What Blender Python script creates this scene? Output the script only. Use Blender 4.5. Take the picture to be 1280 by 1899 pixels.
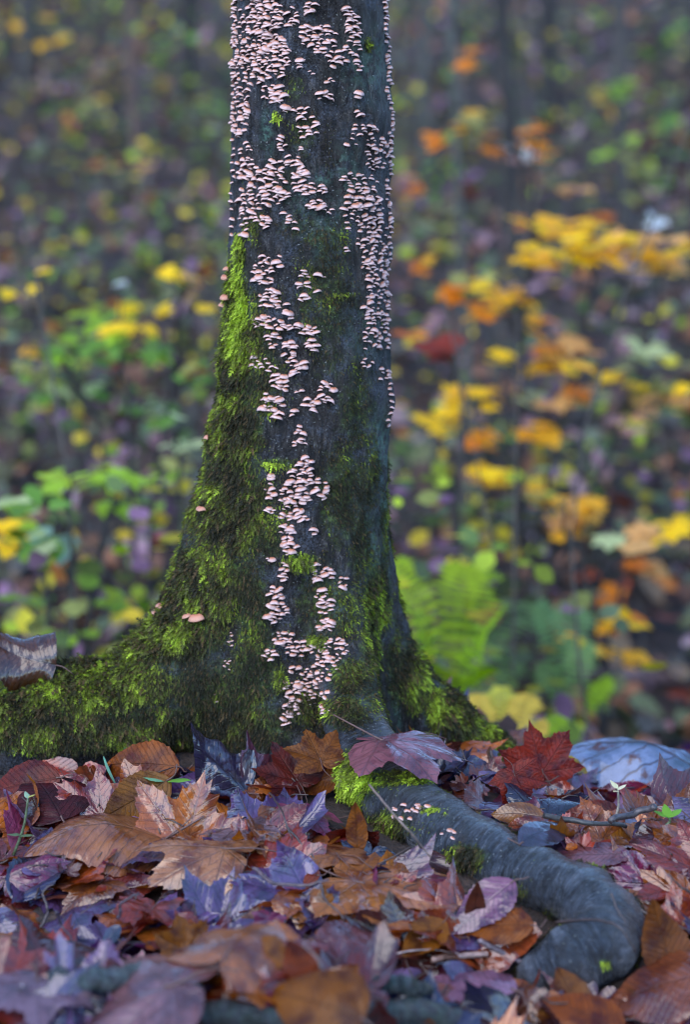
import bpy, math, random
import numpy as np
from mathutils import Vector, Matrix, Euler
from mathutils.bvhtree import BVHTree

# ------------------------------------------------------------------ camera, sky, sun, exposure
SC = bpy.context.scene
for o in list(bpy.data.objects):
    bpy.data.objects.remove(o)
COL = SC.collection
random.seed(7)
RNG = np.random.default_rng(11)
R = math.radians

CAM = np.array([0.0, -3.0, 0.8])
PITCH = R(8.49)
FPX = 3840.0                      # focal length in photograph pixels
cam_d = bpy.data.cameras.new('camera')
cam_d.sensor_fit = 'HORIZONTAL'
cam_d.sensor_width = 24.0
cam_d.lens = 72.0
cam_d.clip_start = 0.05
cam_d.clip_end = 2000.0
cam_d.dof.use_dof = True
cam_d.dof.focus_distance = 2.80
cam_d.dof.aperture_fstop = 2.2
cam = bpy.data.objects.new('camera', cam_d)
cam.location = CAM
cam.rotation_euler = (R(90) - PITCH, 0, 0)
COL.objects.link(cam)
SC.camera = cam

SUN_EL, SUN_AZ = R(46), R(-150)     # azimuth measured from +Y (away from the camera) towards +X
W = bpy.data.worlds.new('World')
SC.world = W
W.use_nodes = True
wn = W.node_tree.nodes
sky = wn.new('ShaderNodeTexSky')
sky.sky_type = 'NISHITA'
sky.sun_disc = False
sky.sun_elevation = SUN_EL
sky.sun_rotation = SUN_AZ
sky.air_density = 1.0
sky.dust_density = 0.0
sky.ozone_density = 7.0
wn['Background'].inputs['Strength'].default_value = 0.15
W.node_tree.links.new(sky.outputs['Color'], wn['Background'].inputs['Color'])

sun_d = bpy.data.lights.new('sun', 'SUN')
sun_d.energy = 1.0
sun_d.angle = R(60)
sun_d.color = (1.0, 0.90, 0.77)
sun = bpy.data.objects.new('sun', sun_d)
sdir = Vector((math.sin(SUN_AZ) * math.cos(SUN_EL), math.cos(SUN_AZ) * math.cos(SUN_EL), math.sin(SUN_EL)))
sun.rotation_euler = sdir.to_track_quat('Z', 'Y').to_euler()
sun.location = sdir * 30
COL.objects.link(sun)

SC.view_settings.view_transform = 'Standard'
SC.view_settings.look = 'None'
SC.view_settings.gamma = 1.0
SC.view_settings.use_curve_mapping = False
SC.view_settings.exposure = 2.08
SC.cycles.use_denoising = True
SC.cycles.filter_width = 1.1
SC.cycles.max_bounces = 4
SC.cycles.transparent_max_bounces = 4

# ------------------------------------------------------------------ helpers
RIGHT = np.array([1.0, 0, 0])
FWD = np.array([0, math.cos(PITCH), -math.sin(PITCH)])
UP = np.array([0, math.sin(PITCH), math.cos(PITCH)])


def ray(px, py):
    d = FWD + RIGHT * (px - 640) / FPX + UP * (949.5 - py) / FPX
    return d / np.linalg.norm(d)


def at_y(px, py, y=0.0):
    """the point where a photograph pixel's direction reaches depth y"""
    d = ray(px, py)
    return CAM + d * ((y - CAM[1]) / d[1])


def project(P):
    Q = P - CAM
    w = Q @ FWD
    return 640 + FPX * (Q @ RIGHT) / w, 949.5 - FPX * (Q @ UP) / w, w


def smooth(a, b, x):
    t = np.clip((x - a) / (b - a), 0, 1)
    return t * t * (3 - 2 * t)


def hash3(i, j, k, seed):
    n = (i * 374761393 + j * 668265263 + k * 2147483647 + seed * 1274126177) & 0xFFFFFFFF
    n = ((n ^ (n >> 13)) * 1274126177) & 0xFFFFFFFF
    return ((n ^ (n >> 16)) & 0xFFFF) / 65535.0


def vnoise(P, scale, seed=0):
    Q = np.asarray(P, float) * scale
    I = np.floor(Q).astype(np.int64)
    F = Q - I
    F = F * F * (3 - 2 * F)
    out = 0
    for dx in (0, 1):
        for dy in (0, 1):
            for dz in (0, 1):
                w = (F[..., 0] if dx else 1 - F[..., 0]) * (F[..., 1] if dy else 1 - F[..., 1]) * (F[..., 2] if dz else 1 - F[..., 2])
                out = out + w * hash3(I[..., 0] + dx, I[..., 1] + dy, I[..., 2] + dz, seed)
    return out


def fbm(P, scale, seed=0, octaves=3):
    v, a, t = 0, 1.0, 0
    for o in range(octaves):
        v = v + a * vnoise(P, scale * 2 ** o, seed + o * 17)
        t += a
        a *= 0.5
    return v / t


def ground(x, y):
    x = np.asarray(x, float)
    y = np.asarray(y, float)
    near = np.where(y < 0.0, 0.22 * np.maximum(y, -3.2), 0.0)
    dip = -0.66 * smooth(-0.10, 1.9, y)
    t = np.clip(y - 2.1, 0, 13)
    hill = 0.30 * (np.sqrt(t * t + 0.4) - math.sqrt(0.4))
    side = -0.14 * smooth(0.06, 0.42, x) * smooth(-0.42, 0.15, y) * (1 - smooth(0.8, 2.0, y))
    side = side - 0.035 * np.exp(-((x - 0.27) / 0.14) ** 2 - ((y + 0.66) / 0.16) ** 2)
    side = side + 0.085 * np.exp(-((y + 0.84) / 0.13) ** 2) * smooth(0.16, 0.0, x)
    P = np.stack(np.broadcast_arrays(x, y, 0 * x), -1)
    far = smooth(1.0, 4.0, y)
    bumps = (vnoise(P, 2.2, 3) - .5) * 0.05 + far * (vnoise(P, 0.5, 4) - .5) * 0.35
    return near + dip + hill + side + bumps + 0.03


def mesh_np(name, V, F, colors=None, smooth_shade=True, uv=None, attrs=None):
    """fast mesh from numpy arrays; F is (n,3) or (n,4)"""
    me = bpy.data.meshes.new(name)
    V = np.asarray(V, np.float32)
    F = np.asarray(F, np.int32)
    k = F.shape[1]
    me.vertices.add(len(V))
    me.vertices.foreach_set('co', V.ravel())
    me.loops.add(F.size)
    me.loops.foreach_set('vertex_index', F.ravel())
    me.polygons.add(len(F))
    me.polygons.foreach_set('loop_start', np.arange(0, F.size, k, dtype=np.int32))
    me.polygons.foreach_set('loop_total', np.full(len(F), k, np.int32))
    me.polygons.foreach_set('use_smooth', np.full(len(F), smooth_shade, bool))
    if colors is not None:
        ca = me.color_attributes.new('Col', 'FLOAT_COLOR', 'POINT')
        c4 = np.ones((len(V), 4), np.float32)
        c4[:, :3] = colors
        ca.data.foreach_set('color', c4.ravel())
    for an, av in (attrs or {}).items():
        a = me.attributes.new(an, 'FLOAT', 'POINT')
        a.data.foreach_set('value', np.asarray(av, np.float32))
    if uv is not None:
        ul = me.uv_layers.new(name='flat')
        ul.data.foreach_set('uv', np.asarray(uv, np.float32)[F.ravel()].ravel())
    me.update(calc_edges=True)
    me.validate()
    return me


def tag(o, label=None, cat=None, group=None, kind=None):
    if label: o['label'] = label
    if cat: o['category'] = cat
    if group: o['group'] = group
    if kind: o['kind'] = kind
    return o


def obj(name, me, m=None, parent=None, loc=None, color=None):
    o = bpy.data.objects.new(name, me)
    COL.objects.link(o)
    if m is not None and me is not None and len(me.materials) == 0:
        me.materials.append(m)
    if parent: o.parent = parent
    if loc is not None: o.location = loc
    if color is not None: o.color = (*color[:3], 1)
    return o


def empty(name, loc):
    o = bpy.data.objects.new(name, None)
    o.empty_display_size = 0.05
    o.location = loc
    COL.objects.link(o)
    return o


def tube(pts, radii, sides=7, cap=True):
    """tapered tube along a polyline -> V, F (triangles)"""
    P = np.asarray(pts, float)
    n = len(P)
    r = np.broadcast_to(np.asarray(radii, float), (n,))
    T = np.gradient(P, axis=0)
    T /= np.linalg.norm(T, axis=1, keepdims=True) + 1e-9
    ref = np.array([0.31, 0.2, 0.93])
    A = np.cross(T, ref)
    A /= np.linalg.norm(A, axis=1, keepdims=True) + 1e-9
    B = np.cross(T, A)
    th = np.linspace(0, 2 * math.pi, sides, endpoint=False)
    V = P[:, None, :] + r[:, None, None] * (np.cos(th)[None, :, None] * A[:, None, :] + np.sin(th)[None, :, None] * B[:, None, :])
    V = V.reshape(-1, 3)
    F = []
    for i in range(n - 1):
        for j in range(sides):
            a, b = i * sides + j, i * sides + (j + 1) % sides
            c, d = a + sides, b + sides
            F += [(a, b, d), (a, d, c)]
    if cap:
        V = np.vstack([V, P[:1], P[-1:]])
        for j in range(sides):
            F.append((len(V) - 2, (j + 1) % sides, j))
            F.append((len(V) - 1, (n - 1) * sides + j, (n - 1) * sides + (j + 1) % sides))
    return V, np.array(F)


def wob(pts, n=14, amp=0.0, seed=0):
    """smooth resampled polyline with a little wander"""
    P = np.asarray(pts, float)
    t = np.linspace(0, len(P) - 1, n)
    i = np.clip(np.floor(t).astype(int), 0, len(P) - 2)
    f = (t - i)[:, None]
    p0, p1, p2, p3 = P[np.maximum(i - 1, 0)], P[i], P[i + 1], P[np.minimum(i + 2, len(P) - 1)]
    Q = 0.5 * ((2 * p1) + (-p0 + p2) * f + (2 * p0 - 5 * p1 + 4 * p2 - p3) * f ** 2 + (-p0 + 3 * p1 - 3 * p2 + p3) * f ** 3)
    if amp:
        rs = np.random.default_rng(seed)
        N = rs.normal(0, amp, (n, 3))
        N[1:-1] = (N[:-2] + N[1:-1] + N[2:]) / 2
        N[0] = 0
        Q = Q + N
    return Q


# ------------------------------------------------------------------ materials
class NT:
    def __init__(s, name):
        s.m = bpy.data.materials.new(name)
        s.m.use_nodes = True
        s.t = s.m.node_tree
        s.t.nodes.clear()

    def n(s, typ, ins=None, **kw):
        nd = s.t.nodes.new(typ)
        for k, v in kw.items(): setattr(nd, k, v)
        for k, v in (ins or {}).items(): s.set(nd, k, v)
        return nd

    def set(s, nd, k, v):
        sock = nd.inputs[k]
        if isinstance(v, bpy.types.NodeSocket): s.t.links.new(v, sock)
        elif isinstance(v, bpy.types.Node): s.t.links.new(v.outputs[0], sock)
        else:
            if sock.type == 'RGBA' and len(v) == 3: v = (*v, 1)
            sock.default_value = v

    def math(s, op, a, b=None, c=None, clamp=False):
        nd = s.n('ShaderNodeMath', operation=op, use_clamp=clamp)
        s.set(nd, 0, a)
        if b is not None: s.set(nd, 1, b)
        if c is not None: s.set(nd, 2, c)
        return nd.outputs[0]

    def mix(s, f, a, b, blend='MIX'):
        nd = s.n('ShaderNodeMix', data_type='RGBA', blend_type=blend)
        s.set(nd, 0, f); s.set(nd, 6, a); s.set(nd, 7, b)
        return nd.outputs[2]

    def ramp(s, f, stops):
        nd = s.n('ShaderNodeValToRGB', {0: f})
        e = nd.color_ramp.elements
        while len(e) < len(stops): e.new(0.5)
        for el, (p, c) in zip(e, stops):
            el.position = p
            el.color = (*c, 1) if len(c) == 3 else c
        return nd.outputs[0]

    def noise(s, scale, vec=None, detail=4, rough=0.55, dist=0.0):
        nd = s.n('ShaderNodeTexNoise', {'Scale': scale, 'Detail': detail, 'Roughness': rough, 'Distortion': dist})
        if vec is not None: s.set(nd, 'Vector', vec)
        return nd.outputs[0]

    def out(s, sh, disp=None):
        o = s.n('ShaderNodeOutputMaterial', {'Surface': sh})
        return s.m


def remap(b, v, lo, hi, tlo=0.0, thi=1.0):
    nd = b.n('ShaderNodeMapRange', {0: v, 1: lo, 2: hi, 3: tlo, 4: thi})
    nd.clamp = True
    return nd.outputs[0]


def leaf_material(name, palmate, source, wet=1.0, transl=0.25, veins=True, silver=False):
    b = NT(name)
    if source == 'object':
        oi = b.n('ShaderNodeObjectInfo')
        base, rnd = b.n('ShaderNodeHueSaturation', {'Value': 0.52, 'Saturation': 1.3, 'Color': oi.outputs['Color']}).outputs[0], oi.outputs['Random']
    else:
        base = b.n('ShaderNodeVertexColor', layer_name='Col').outputs[0]
        rnd = None
    tc = b.n('ShaderNodeTexCoord')
    uv = b.n('ShaderNodeUVMap', uv_map='flat').outputs[0]
    sx = b.n('ShaderNodeSeparateXYZ', {0: uv})
    u, v = sx.outputs[0], sx.outputs[1]
    if rnd is not None:
        off = b.n('ShaderNodeCombineXYZ', {0: b.math('MULTIPLY', rnd, 37.0), 1: b.math('MULTIPLY', rnd, 91.0), 2: 0.0})
        vec = b.n('ShaderNodeVectorMath', {0: uv, 1: off.outputs[0]}, operation='ADD').outputs[0]
    else:
        vec = tc.outputs['Object']
    s_n = 3.0 if rnd is not None else 30.0
    mott = b.noise(s_n, vec, 5, 0.62)
    fine = b.noise(s_n * 7, vec, 6, 0.68)
    # veins: distance to the main veins (folded by angle) and to the side veins
    if palmate:
        ang = b.math('ARCTAN2', u, v)
        rho = b.math('SQRT', b.math('ADD', b.math('MULTIPLY', u, u), b.math('MULTIPLY', v, v)))
        sp = R(49)
        al = b.math('PINGPONG', b.math('ADD', ang, sp * 10), sp / 2)          # 0 at a main vein
        al = b.math('ABSOLUTE', al)
        sv = b.math('MULTIPLY', rho, b.math('COSINE', al))
        dv = b.math('MULTIPLY', rho, b.math('SINE', al))
        freq, slope = 9.0, 0.9
    else:
        dv = b.math('ABSOLUTE', u)
        sv = v
        freq, slope = 13.0, 0.75
    if silver: freq, slope = 6.5, 0.95
    wobn = b.math('MULTIPLY', b.math('SUBTRACT', b.noise(s_n * 2, vec, 2), 0.5), 0.05)
    main = remap(b, dv, 0.004, 0.016, 1, 0)
    if silver: wobn = b.math('MULTIPLY', wobn, 2.2)
    ph = b.math('FRACT', b.math('MULTIPLY', b.math('ADD', b.math('SUBTRACT', sv, b.math('MULTIPLY', dv, slope)), wobn), freq))
    ph = b.math('ABSOLUTE', b.math('SUBTRACT', ph, 0.5))
    side = remap(b, ph, 0.02 if silver else 0.05, 0.07 if silver else 0.12, 0.8, 0)
    vein = b.math('MAXIMUM', main, side)
    corr = b.math('ABSOLUTE', b.math('SUBTRACT', ph, 0.25))
    # colour
    hsv_d = b.n('ShaderNodeHueSaturation', {'Hue': 0.48, 'Saturation': 1.2, 'Value': 0.32, 'Color': base}).outputs[0]
    hsv_l = b.n('ShaderNodeHueSaturation', {'Hue': 0.51, 'Saturation': 1.06, 'Value': 1.3, 'Color': base}).outputs[0]
    c = b.mix(remap(b, mott, 0.36, 0.66), hsv_d, hsv_l)
    c = b.mix(b.math('MULTIPLY', remap(b, mott, 0.46, 0.54), 0.55), c, base)
    spots = remap(b, b.noise(s_n * 4, vec, 3, 0.7), 0.62, 0.72, 0, 0.75)
    c = b.mix(spots, c, b.n('ShaderNodeHueSaturation', {'Value': 0.25, 'Color': base}).outputs[0])
    c = b.mix(b.math('MULTIPLY', fine, 0.35), c, b.mix(0.5, c, (0.01, 0.006, 0.004)))
    if silver:
        c = b.mix(b.math('MULTIPLY', vein, 0.92), c, (0.03, 0.018, 0.02))
        rot = remap(b, b.noise(s_n * 1.1, vec, 5, 0.7), 0.56, 0.62)
        c = b.mix(rot, c, (0.06, 0.03, 0.035))
    elif veins:
        c = b.mix(b.math('MULTIPLY', vein, 0.45), c, b.n('ShaderNodeHueSaturation', {'Value': 0.40, 'Saturation': 0.9, 'Color': base}).outputs[0])
    # underside: a little paler and warmer
    geo = b.n('ShaderNodeNewGeometry')
    back = b.n('ShaderNodeHueSaturation', {'Hue': 0.505, 'Saturation': 1.1, 'Value': 1.15, 'Color': c}).outputs[0]
    c = b.mix(geo.outputs['Backfacing'], c, back)
    h = b.math('ADD', b.math('MULTIPLY', vein, -0.5), b.math('ADD', b.math('MULTIPLY', corr, .35), b.math('MULTIPLY', fine, 0.9)))
    bump = b.n('ShaderNodeBump', {'Strength': 0.9, 'Distance': 0.004, 'Height': h})
    cb = b.n('ShaderNodeBump', {'Strength': 0.34, 'Distance': 0.003, 'Height': b.math('ADD', b.math('MULTIPLY', vein, -0.3), b.math('ADD', b.math('MULTIPLY', b.noise(s_n * 2.2, vec, 3, 0.5), 1.6), b.math('MULTIPLY', corr, .3)))})
    ro = remap(b, mott, 0.3, 0.7, 0.35, 0.55)
    p = b.n('ShaderNodeBsdfPrincipled', {'Base Color': c, 'Roughness': ro, 'IOR': 1.5, 'Normal': bump.outputs[0],
                                         'Coat Weight': wet, 'Coat Roughness': remap(b, mott, 0.3, 0.7, 0.03, 0.13), 'Coat IOR': 1.65, 'Coat Normal': cb.outputs[0], 'Specular IOR Level': 0.3})
    if transl > 0:
        tcol = b.n('ShaderNodeHueSaturation', {'Hue': 0.5, 'Saturation': 1.25, 'Value': 1.6, 'Color': c}).outputs[0]
        tr = b.n('ShaderNodeBsdfTranslucent', {'Color': tcol})
        p = b.n('ShaderNodeMixShader', {0: transl, 1: p.outputs[0], 2: tr.outputs[0]})
    return b.out(p.outputs[0])


def simple_material(name, source, rough=0.6, transl=0.0, bump_scale=0.0, bump_d=0.002, vary=0.35, scale=40.0, coat=0.0, spec=0.5):
    """procedural: colour from the object or from vertex colours, broken up by noise"""
    b = NT(name)
    if source == 'object':
        base = b.n('ShaderNodeObjectInfo').outputs['Color']
    elif source == 'vertex':
        base = b.n('ShaderNodeVertexColor', layer_name='Col').outputs[0]
    else:
        base = b.n('ShaderNodeRGB').outputs[0]
        base.default_value = (*source, 1)
    tc = b.n('ShaderNodeTexCoord').outputs['Object']
    nz = b.noise(scale, tc, 5, 0.6)
    dark = b.n('ShaderNodeHueSaturation', {'Value': 1 - vary, 'Color': base}).outputs[0]
    lite = b.n('ShaderNodeHueSaturation', {'Value': 1 + vary, 'Color': base}).outputs[0]
    c = b.mix(remap(b, nz, 0.35, 0.65), dark, lite)
    ins = {'Base Color': c, 'Roughness': rough, 'Specular IOR Level': spec, 'Coat Weight': coat, 'Coat Roughness': 0.15}
    if bump_scale:
        bp = b.n('ShaderNodeBump', {'Strength': 0.8, 'Distance': bump_d, 'Height': b.noise(bump_scale, tc, 4, 0.65)})
        ins['Normal'] = bp.outputs[0]
    p = b.n('ShaderNodeBsdfPrincipled', ins)
    if transl:
        tr = b.n('ShaderNodeBsdfTranslucent', {'Color': b.n('ShaderNodeHueSaturation', {'Saturation': 1.15, 'Value': 1.4, 'Color': c}).outputs[0]})
        p = b.n('ShaderNodeMixShader', {0: transl, 1: p.outputs[0], 2: tr.outputs[0]})
    return b.out(p.outputs[0])


def bark_material():
    b = NT('bark')
    tc = b.n('ShaderNodeTexCoord').outputs['Object']
    colr = b.n('ShaderNodeVertexColor', layer_name='Col').outputs[0]
    sp = b.n('ShaderNodeSeparateColor', {0: colr})
    moss, teal, root = sp.outputs[0], sp.outputs[1], sp.outputs[2]
    along = b.n('ShaderNodeAttribute', attribute_name='along').outputs['Fac']
    st = b.n('ShaderNodeMapping', {'Vector': tc, 'Scale': (1, 1, 0.28)}).outputs[0]
    fis = b.noise(110, st, 6, 0.65, 0.6)
    gr = b.noise(330, tc, 4, 0.75)
    big = b.noise(14, tc, 4, 0.6)
    pat = b.noise(36, tc, 5, 0.62)
    ps = b.n('ShaderNodeSeparateXYZ', {0: tc})
    rv = b.n('ShaderNodeCombineXYZ', {0: b.math('MULTIPLY', along, 210.0), 1: b.math('MULTIPLY', ps.outputs[0], 34.0), 2: b.math('MULTIPLY', ps.outputs[2], 34.0)}).outputs[0]
    crk = b.noise(1.0, rv, 5, 0.68, 0.4)
    # smooth root bark: fine rings across its length
    wv = b.math('SINE', b.math('ADD', b.math('MULTIPLY', along, 1500.0), b.math('MULTIPLY', b.noise(24, tc, 6, 0.7), 70.0)))
    wv = b.math('MULTIPLY', b.math('ADD', wv, 1.0), 0.5)
    c = b.ramp(b.math('ADD', b.math('MULTIPLY', fis, 0.6), b.math('MULTIPLY', gr, 0.4)), [(0.42, (0.002, 0.002, 0.003)), (0.50, (0.012, 0.010, 0.010)), (0.57, (0.036, 0.032, 0.031)), (0.67, (0.15, 0.14, 0.135))])  # black pits and pale grains follow the bump; relief shading put into colour
    c = b.mix(b.math('MULTIPLY', remap(b, pat, 0.48, 0.64, 0, 0.85), remap(b, gr, 0.42, 0.56)), c, (0.075, 0.088, 0.12))
    c = b.mix(remap(b, big, 0.5, 0.7, 0, 0.5), c, (0.028, 0.022, 0.018))
    rc = b.ramp(b.math('ADD', b.math('MULTIPLY', crk, 0.62), b.math('MULTIPLY', pat, 0.40)), [(0.38, (0.004, 0.004, 0.006)), (0.47, (0.013, 0.016, 0.022)), (0.56, (0.042, 0.053, 0.074)), (0.68, (0.14, 0.165, 0.205))])
    c = b.mix(b.math('MULTIPLY', root, remap(b, big, 0.35, 0.55, 0.55, 1.0)), c, rc)
    tm = b.math('MULTIPLY', teal, remap(b, b.noise(90, tc, 5, 0.7), 0.42, 0.58))
    c = b.mix(b.math('MULTIPLY', tm, 0.8), c, b.mix(big, (0.07, 0.18, 0.12), (0.13, 0.25, 0.20)))
    mm = remap(b, b.math('ADD', moss, b.math('MULTIPLY', b.math('SUBTRACT', b.noise(70, tc, 5, 0.7), 0.5), 0.9)), 0.25, 0.6)
    mcol = b.ramp(b.noise(130, tc, 5, 0.7), [(0.35, (0.006, 0.009, 0.004)), (0.5, (0.035, 0.055, 0.012)), (0.64, (0.11, 0.17, 0.03))])
    c = b.mix(b.math('MULTIPLY', mm, 0.85), c, mcol)
    specks = remap(b, b.noise(300, tc, 2, 0.5), 0.68, 0.72)
    c = b.mix(b.math('MULTIPLY', specks, 0.5), c, (0.4, 0.42, 0.4))
    hb = b.math('ADD', b.math('MULTIPLY', fis, b.math('SUBTRACT', 1.3, root)), b.math('MULTIPLY', gr, 0.45))
    hb = b.math('ADD', hb, b.math('MULTIPLY', b.math('MULTIPLY', crk, root), 1.3))
    bump = b.n('ShaderNodeBump', {'Strength': 1.0, 'Distance': 0.014, 'Height': hb})
    ro = remap(b, gr, 0.3, 0.7, 0.38, 0.7)
    p = b.n('ShaderNodeBsdfPrincipled', {'Base Color': c, 'Roughness': ro, 'Specular IOR Level': 0.3, 'Normal': bump.outputs[0],
                                         'Coat Weight': b.math('MULTIPLY', b.math('SUBTRACT', 1.0, mm), b.math('ADD', 0.10, b.math('MULTIPLY', root, 0.9))), 'Coat Roughness': 0.13, 'Coat IOR': 1.6, 'Coat Normal': bump.outputs[0]})
    return b.out(p.outputs[0])


def soil_material():
    b = NT('soil')
    tc = b.n('ShaderNodeTexCoord').outputs['Object']
    n1 = b.noise(9, tc, 6, 0.7)
    n2 = b.noise(120, tc, 5, 0.7)
    c = b.ramp(n1, [(0.3, (0.02, 0.013, 0.010)), (0.5, (0.05, 0.032, 0.024)), (0.7, (0.10, 0.06, 0.045))])
    c = b.mix(remap(b, n2, 0.4, 0.6), c, (0.018, 0.012, 0.010))
    bump = b.n('ShaderNodeBump', {'Strength': 1.0, 'Distance': 0.012, 'Height': n2})
    p = b.n('ShaderNodeBsdfPrincipled', {'Base Color': c, 'Roughness': 0.75, 'Normal': bump.outputs[0]})
    return b.out(p.outputs[0])


M = {
    'palm': leaf_material('lobed_leaf', True, 'object'),
    'pinn': leaf_material('oval_leaf', False, 'object'),
    'palm_dry': leaf_material('drier_lobed_leaf', True, 'object', wet=0.15, transl=0.38),
    'pinn_dry': leaf_material('drier_oval_leaf', False, 'object', wet=0.15, transl=0.38),
    'silver': leaf_material('silver_leaf', False, 'object', wet=0.35, transl=0.1, silver=True),
    'litter': leaf_material('litter_leaf', False, 'vertex', veins=True),
    'far_litter': simple_material('far_litter_leaf', 'vertex', rough=0.5, transl=0.2, vary=0.3, scale=25, spec=0.2),
    'far_leaf': simple_material('living_leaf', 'object', rough=0.55, transl=0.4, vary=0.18, scale=45, spec=0.25),
    'far_leaf_v': simple_material('undergrowth_leaf', 'vertex', rough=0.55, transl=0.35, vary=0.2, scale=30, spec=0.2),
    'bark': bark_material(),
    'moss': simple_material('moss', 'vertex', rough=0.7, transl=0.35, vary=0.2, scale=260, spec=0.3),
    'fungus': None,
    'twig': simple_material('twig_bark', 'object', rough=0.45, vary=0.5, scale=120, bump_scale=240, bump_d=0.0015, coat=0.12),
    'far_bark': simple_material('far_bark', 'object', rough=0.8, vary=0.4, scale=22, bump_scale=50, bump_d=0.01),
    'soil': soil_material(),
    'brush': simple_material('brush_bark', (.06, .05, .042), rough=0.7, vary=0.5, scale=8),
    'debris': simple_material('debris', (.045, .028, .022), rough=0.5, vary=0.5, scale=60),
}


def fungus_material():
    b = NT('bracket_fungus')
    base = b.n('ShaderNodeVertexColor', layer_name='Col').outputs[0]
    tc = b.n('ShaderNodeTexCoord').outputs['Object']
    nz = b.noise(300, tc, 4, 0.6)
    c = b.mix(remap(b, nz, 0.35, 0.65), b.n('ShaderNodeHueSaturation', {'Value': 0.86, 'Color': base}).outputs[0], base)
    bump = b.n('ShaderNodeBump', {'Strength': 0.4, 'Distance': 0.001, 'Height': nz})
    p = b.n('ShaderNodeBsdfPrincipled', {'Base Color': c, 'Roughness': 0.5, 'Subsurface Weight': 0.15, 'Subsurface Radius': (0.004, 0.002, 0.0015),
                                         'Subsurface Scale': 1.0, 'Normal': bump.outputs[0]})
    return b.out(p.outputs[0])


M['fungus'] = fungus_material()

# ------------------------------------------------------------------ the ground: one sheet to the horizon
def axis(parts):
    out = []
    for a, c, st in parts: out += list(np.arange(a, c, st))
    return np.array(out)


gx = axis([(-160, -20, 14), (-20, -4, 1.0), (-4, -1.4, 0.13), (-1.4, 1.4, 0.035), (1.4, 4, 0.13), (4, 20, 1.0), (20, 161, 14)])
gy = axis([(-160, -20, 14), (-20, -4, 1.0), (-4, -1.6, 0.12), (-1.6, 1.0, 0.035), (1.0, 4, 0.1), (4, 24, 0.4), (24, 60, 3), (60, 401, 20)])
GX, GY = np.meshgrid(gx, gy)
GV = np.stack([GX, GY, ground(GX, GY)], -1).reshape(-1, 3)
nx_, ny_ = len(gx), len(gy)
ii, jj = np.meshgrid(np.arange(nx_ - 1), np.arange(ny_ - 1))
a_ = (jj * nx_ + ii).ravel()
GF = np.stack([a_, a_ + 1, a_ + 1 + nx_, a_ + nx_], 1)
tag(obj('ground', mesh_np('ground', GV, GF), M['soil']), kind='structure')

# ------------------------------------------------------------------ the tree: one smooth implicit body, split into trunk and roots
PROF = [(-260, 442, 722), (0, 437, 722), (200, 431, 727), (400, 429, 724), (500, 424, 722), (600, 415, 722), (700, 408, 720), (800, 398, 720),
        (900, 392, 718), (1000, 390, 716), (1100, 388, 718), (1200, 390, 722), (1300, 385, 728), (1400, 380, 735), (1560, 370, 740)]
tz, tcx, tr = [], [], []
for py, l, r_ in PROF:
    a, c = at_y(l, py), at_y(r_, py)
    tz.append(a[2]); tcx.append((a[0] + c[0]) / 2); tr.append((c[0] - a[0]) / 2)
tz, tcx, tr = np.array(tz)[::-1], np.array(tcx)[::-1], np.array(tr)[::-1]
Z_TOP = tz[-1]


def chain(spec):
    """(px, py, y, r_px) -> points and radii in metres"""
    P, rr = [], []
    for px, py, y, rp in spec:
        p = at_y(px, py, y)
        P.append(p); rr.append(rp * np.dot(p - CAM, FWD) / FPX)
    return np.array(P), np.array(rr)


def on_ground(px, py, lift):
    d = ray(px, py)
    t = np.linspace(1.2, 6.0, 2400)
    P = CAM + d * t[:, None]
    hit = np.nonzero(P[:, 2] < ground(P[:, 0], P[:, 1]) + lift)[0]
    return P[hit[0]] if len(hit) else P[-1]


LEFT = chain([(500, 900, 0.0, 100), (470, 1050, -0.01, 125), (395, 1208, -0.02, 112), (270, 1308, -0.03, 92), (130, 1345, -0.04, 100), (-10, 1372, -0.05, 100), (-200, 1395, -0.06, 95), (-480, 1440, -0.06, 80)])
RIGHTR = chain([(655, 1040, 0.02, 62), (680, 1170, 0.03, 62), (725, 1270, 0.03, 62), (800, 1345, 0.04, 58), (890, 1405, 0.05, 45), (990, 1450, 0.07, 36), (1120, 1530, 0.12, 30)])
fr_px = [(598, 1000, None, 46, -0.075), (622, 1130, None, 50, -0.10), (640, 1240, None, 52, -0.135), (655, 1330, None, 55, -0.18)]
FP, FRr = chain([(a, b_, e, d_) for a, b_, c_, d_, e in fr_px])
for px, py, yy, r_ in [(690, 1432, -.225, .049), (745, 1492, -.29, .046), (815, 1545, -.36, .043), (905, 1592, -.42, .039), (1000, 1636, -.48, .037), (1085, 1672, -.53, .037), (1128, 1712, -.57, .039), (1118, 1762, -.61, .040), (1062, 1790, -.625, .038), (1000, 1815, -.625, .030)]:
    FP = np.vstack([FP, at_y(px, py, yy) + np.array([0, 0, .006])])
    FRr = np.append(FRr, r_)
FRONT = (FP, FRr)


def capchain(P, pts, rad, k=0.02):
    best, s_at, s0 = None, np.zeros(len(P)), 0.0
    for a, c, ra, rb in zip(pts[:-1], pts[1:], rad[:-1], rad[1:]):
        ab = c - a
        L = np.linalg.norm(ab)
        h = np.clip(((P - a) @ ab) / (L * L), 0, 1)
        d = np.linalg.norm(P - a - h[:, None] * ab, axis=1) - (ra + (rb - ra) * h)
        if best is None:
            best = d; s_at = s0 + h * L
        else:
            s_at = np.where(d < best, s0 + h * L, s_at)
            hh = np.clip(.5 + .5 * (best - d) / k, 0, 1)
            best = best + (d - best) * hh - k * hh * (1 - hh)
        s0 += L
    return best, s_at


def smin(a, c, k):
    h = np.clip(.5 + .5 * (c - a) / k, 0, 1)
    return c + (a - c) * h - k * h * (1 - h)


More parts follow.
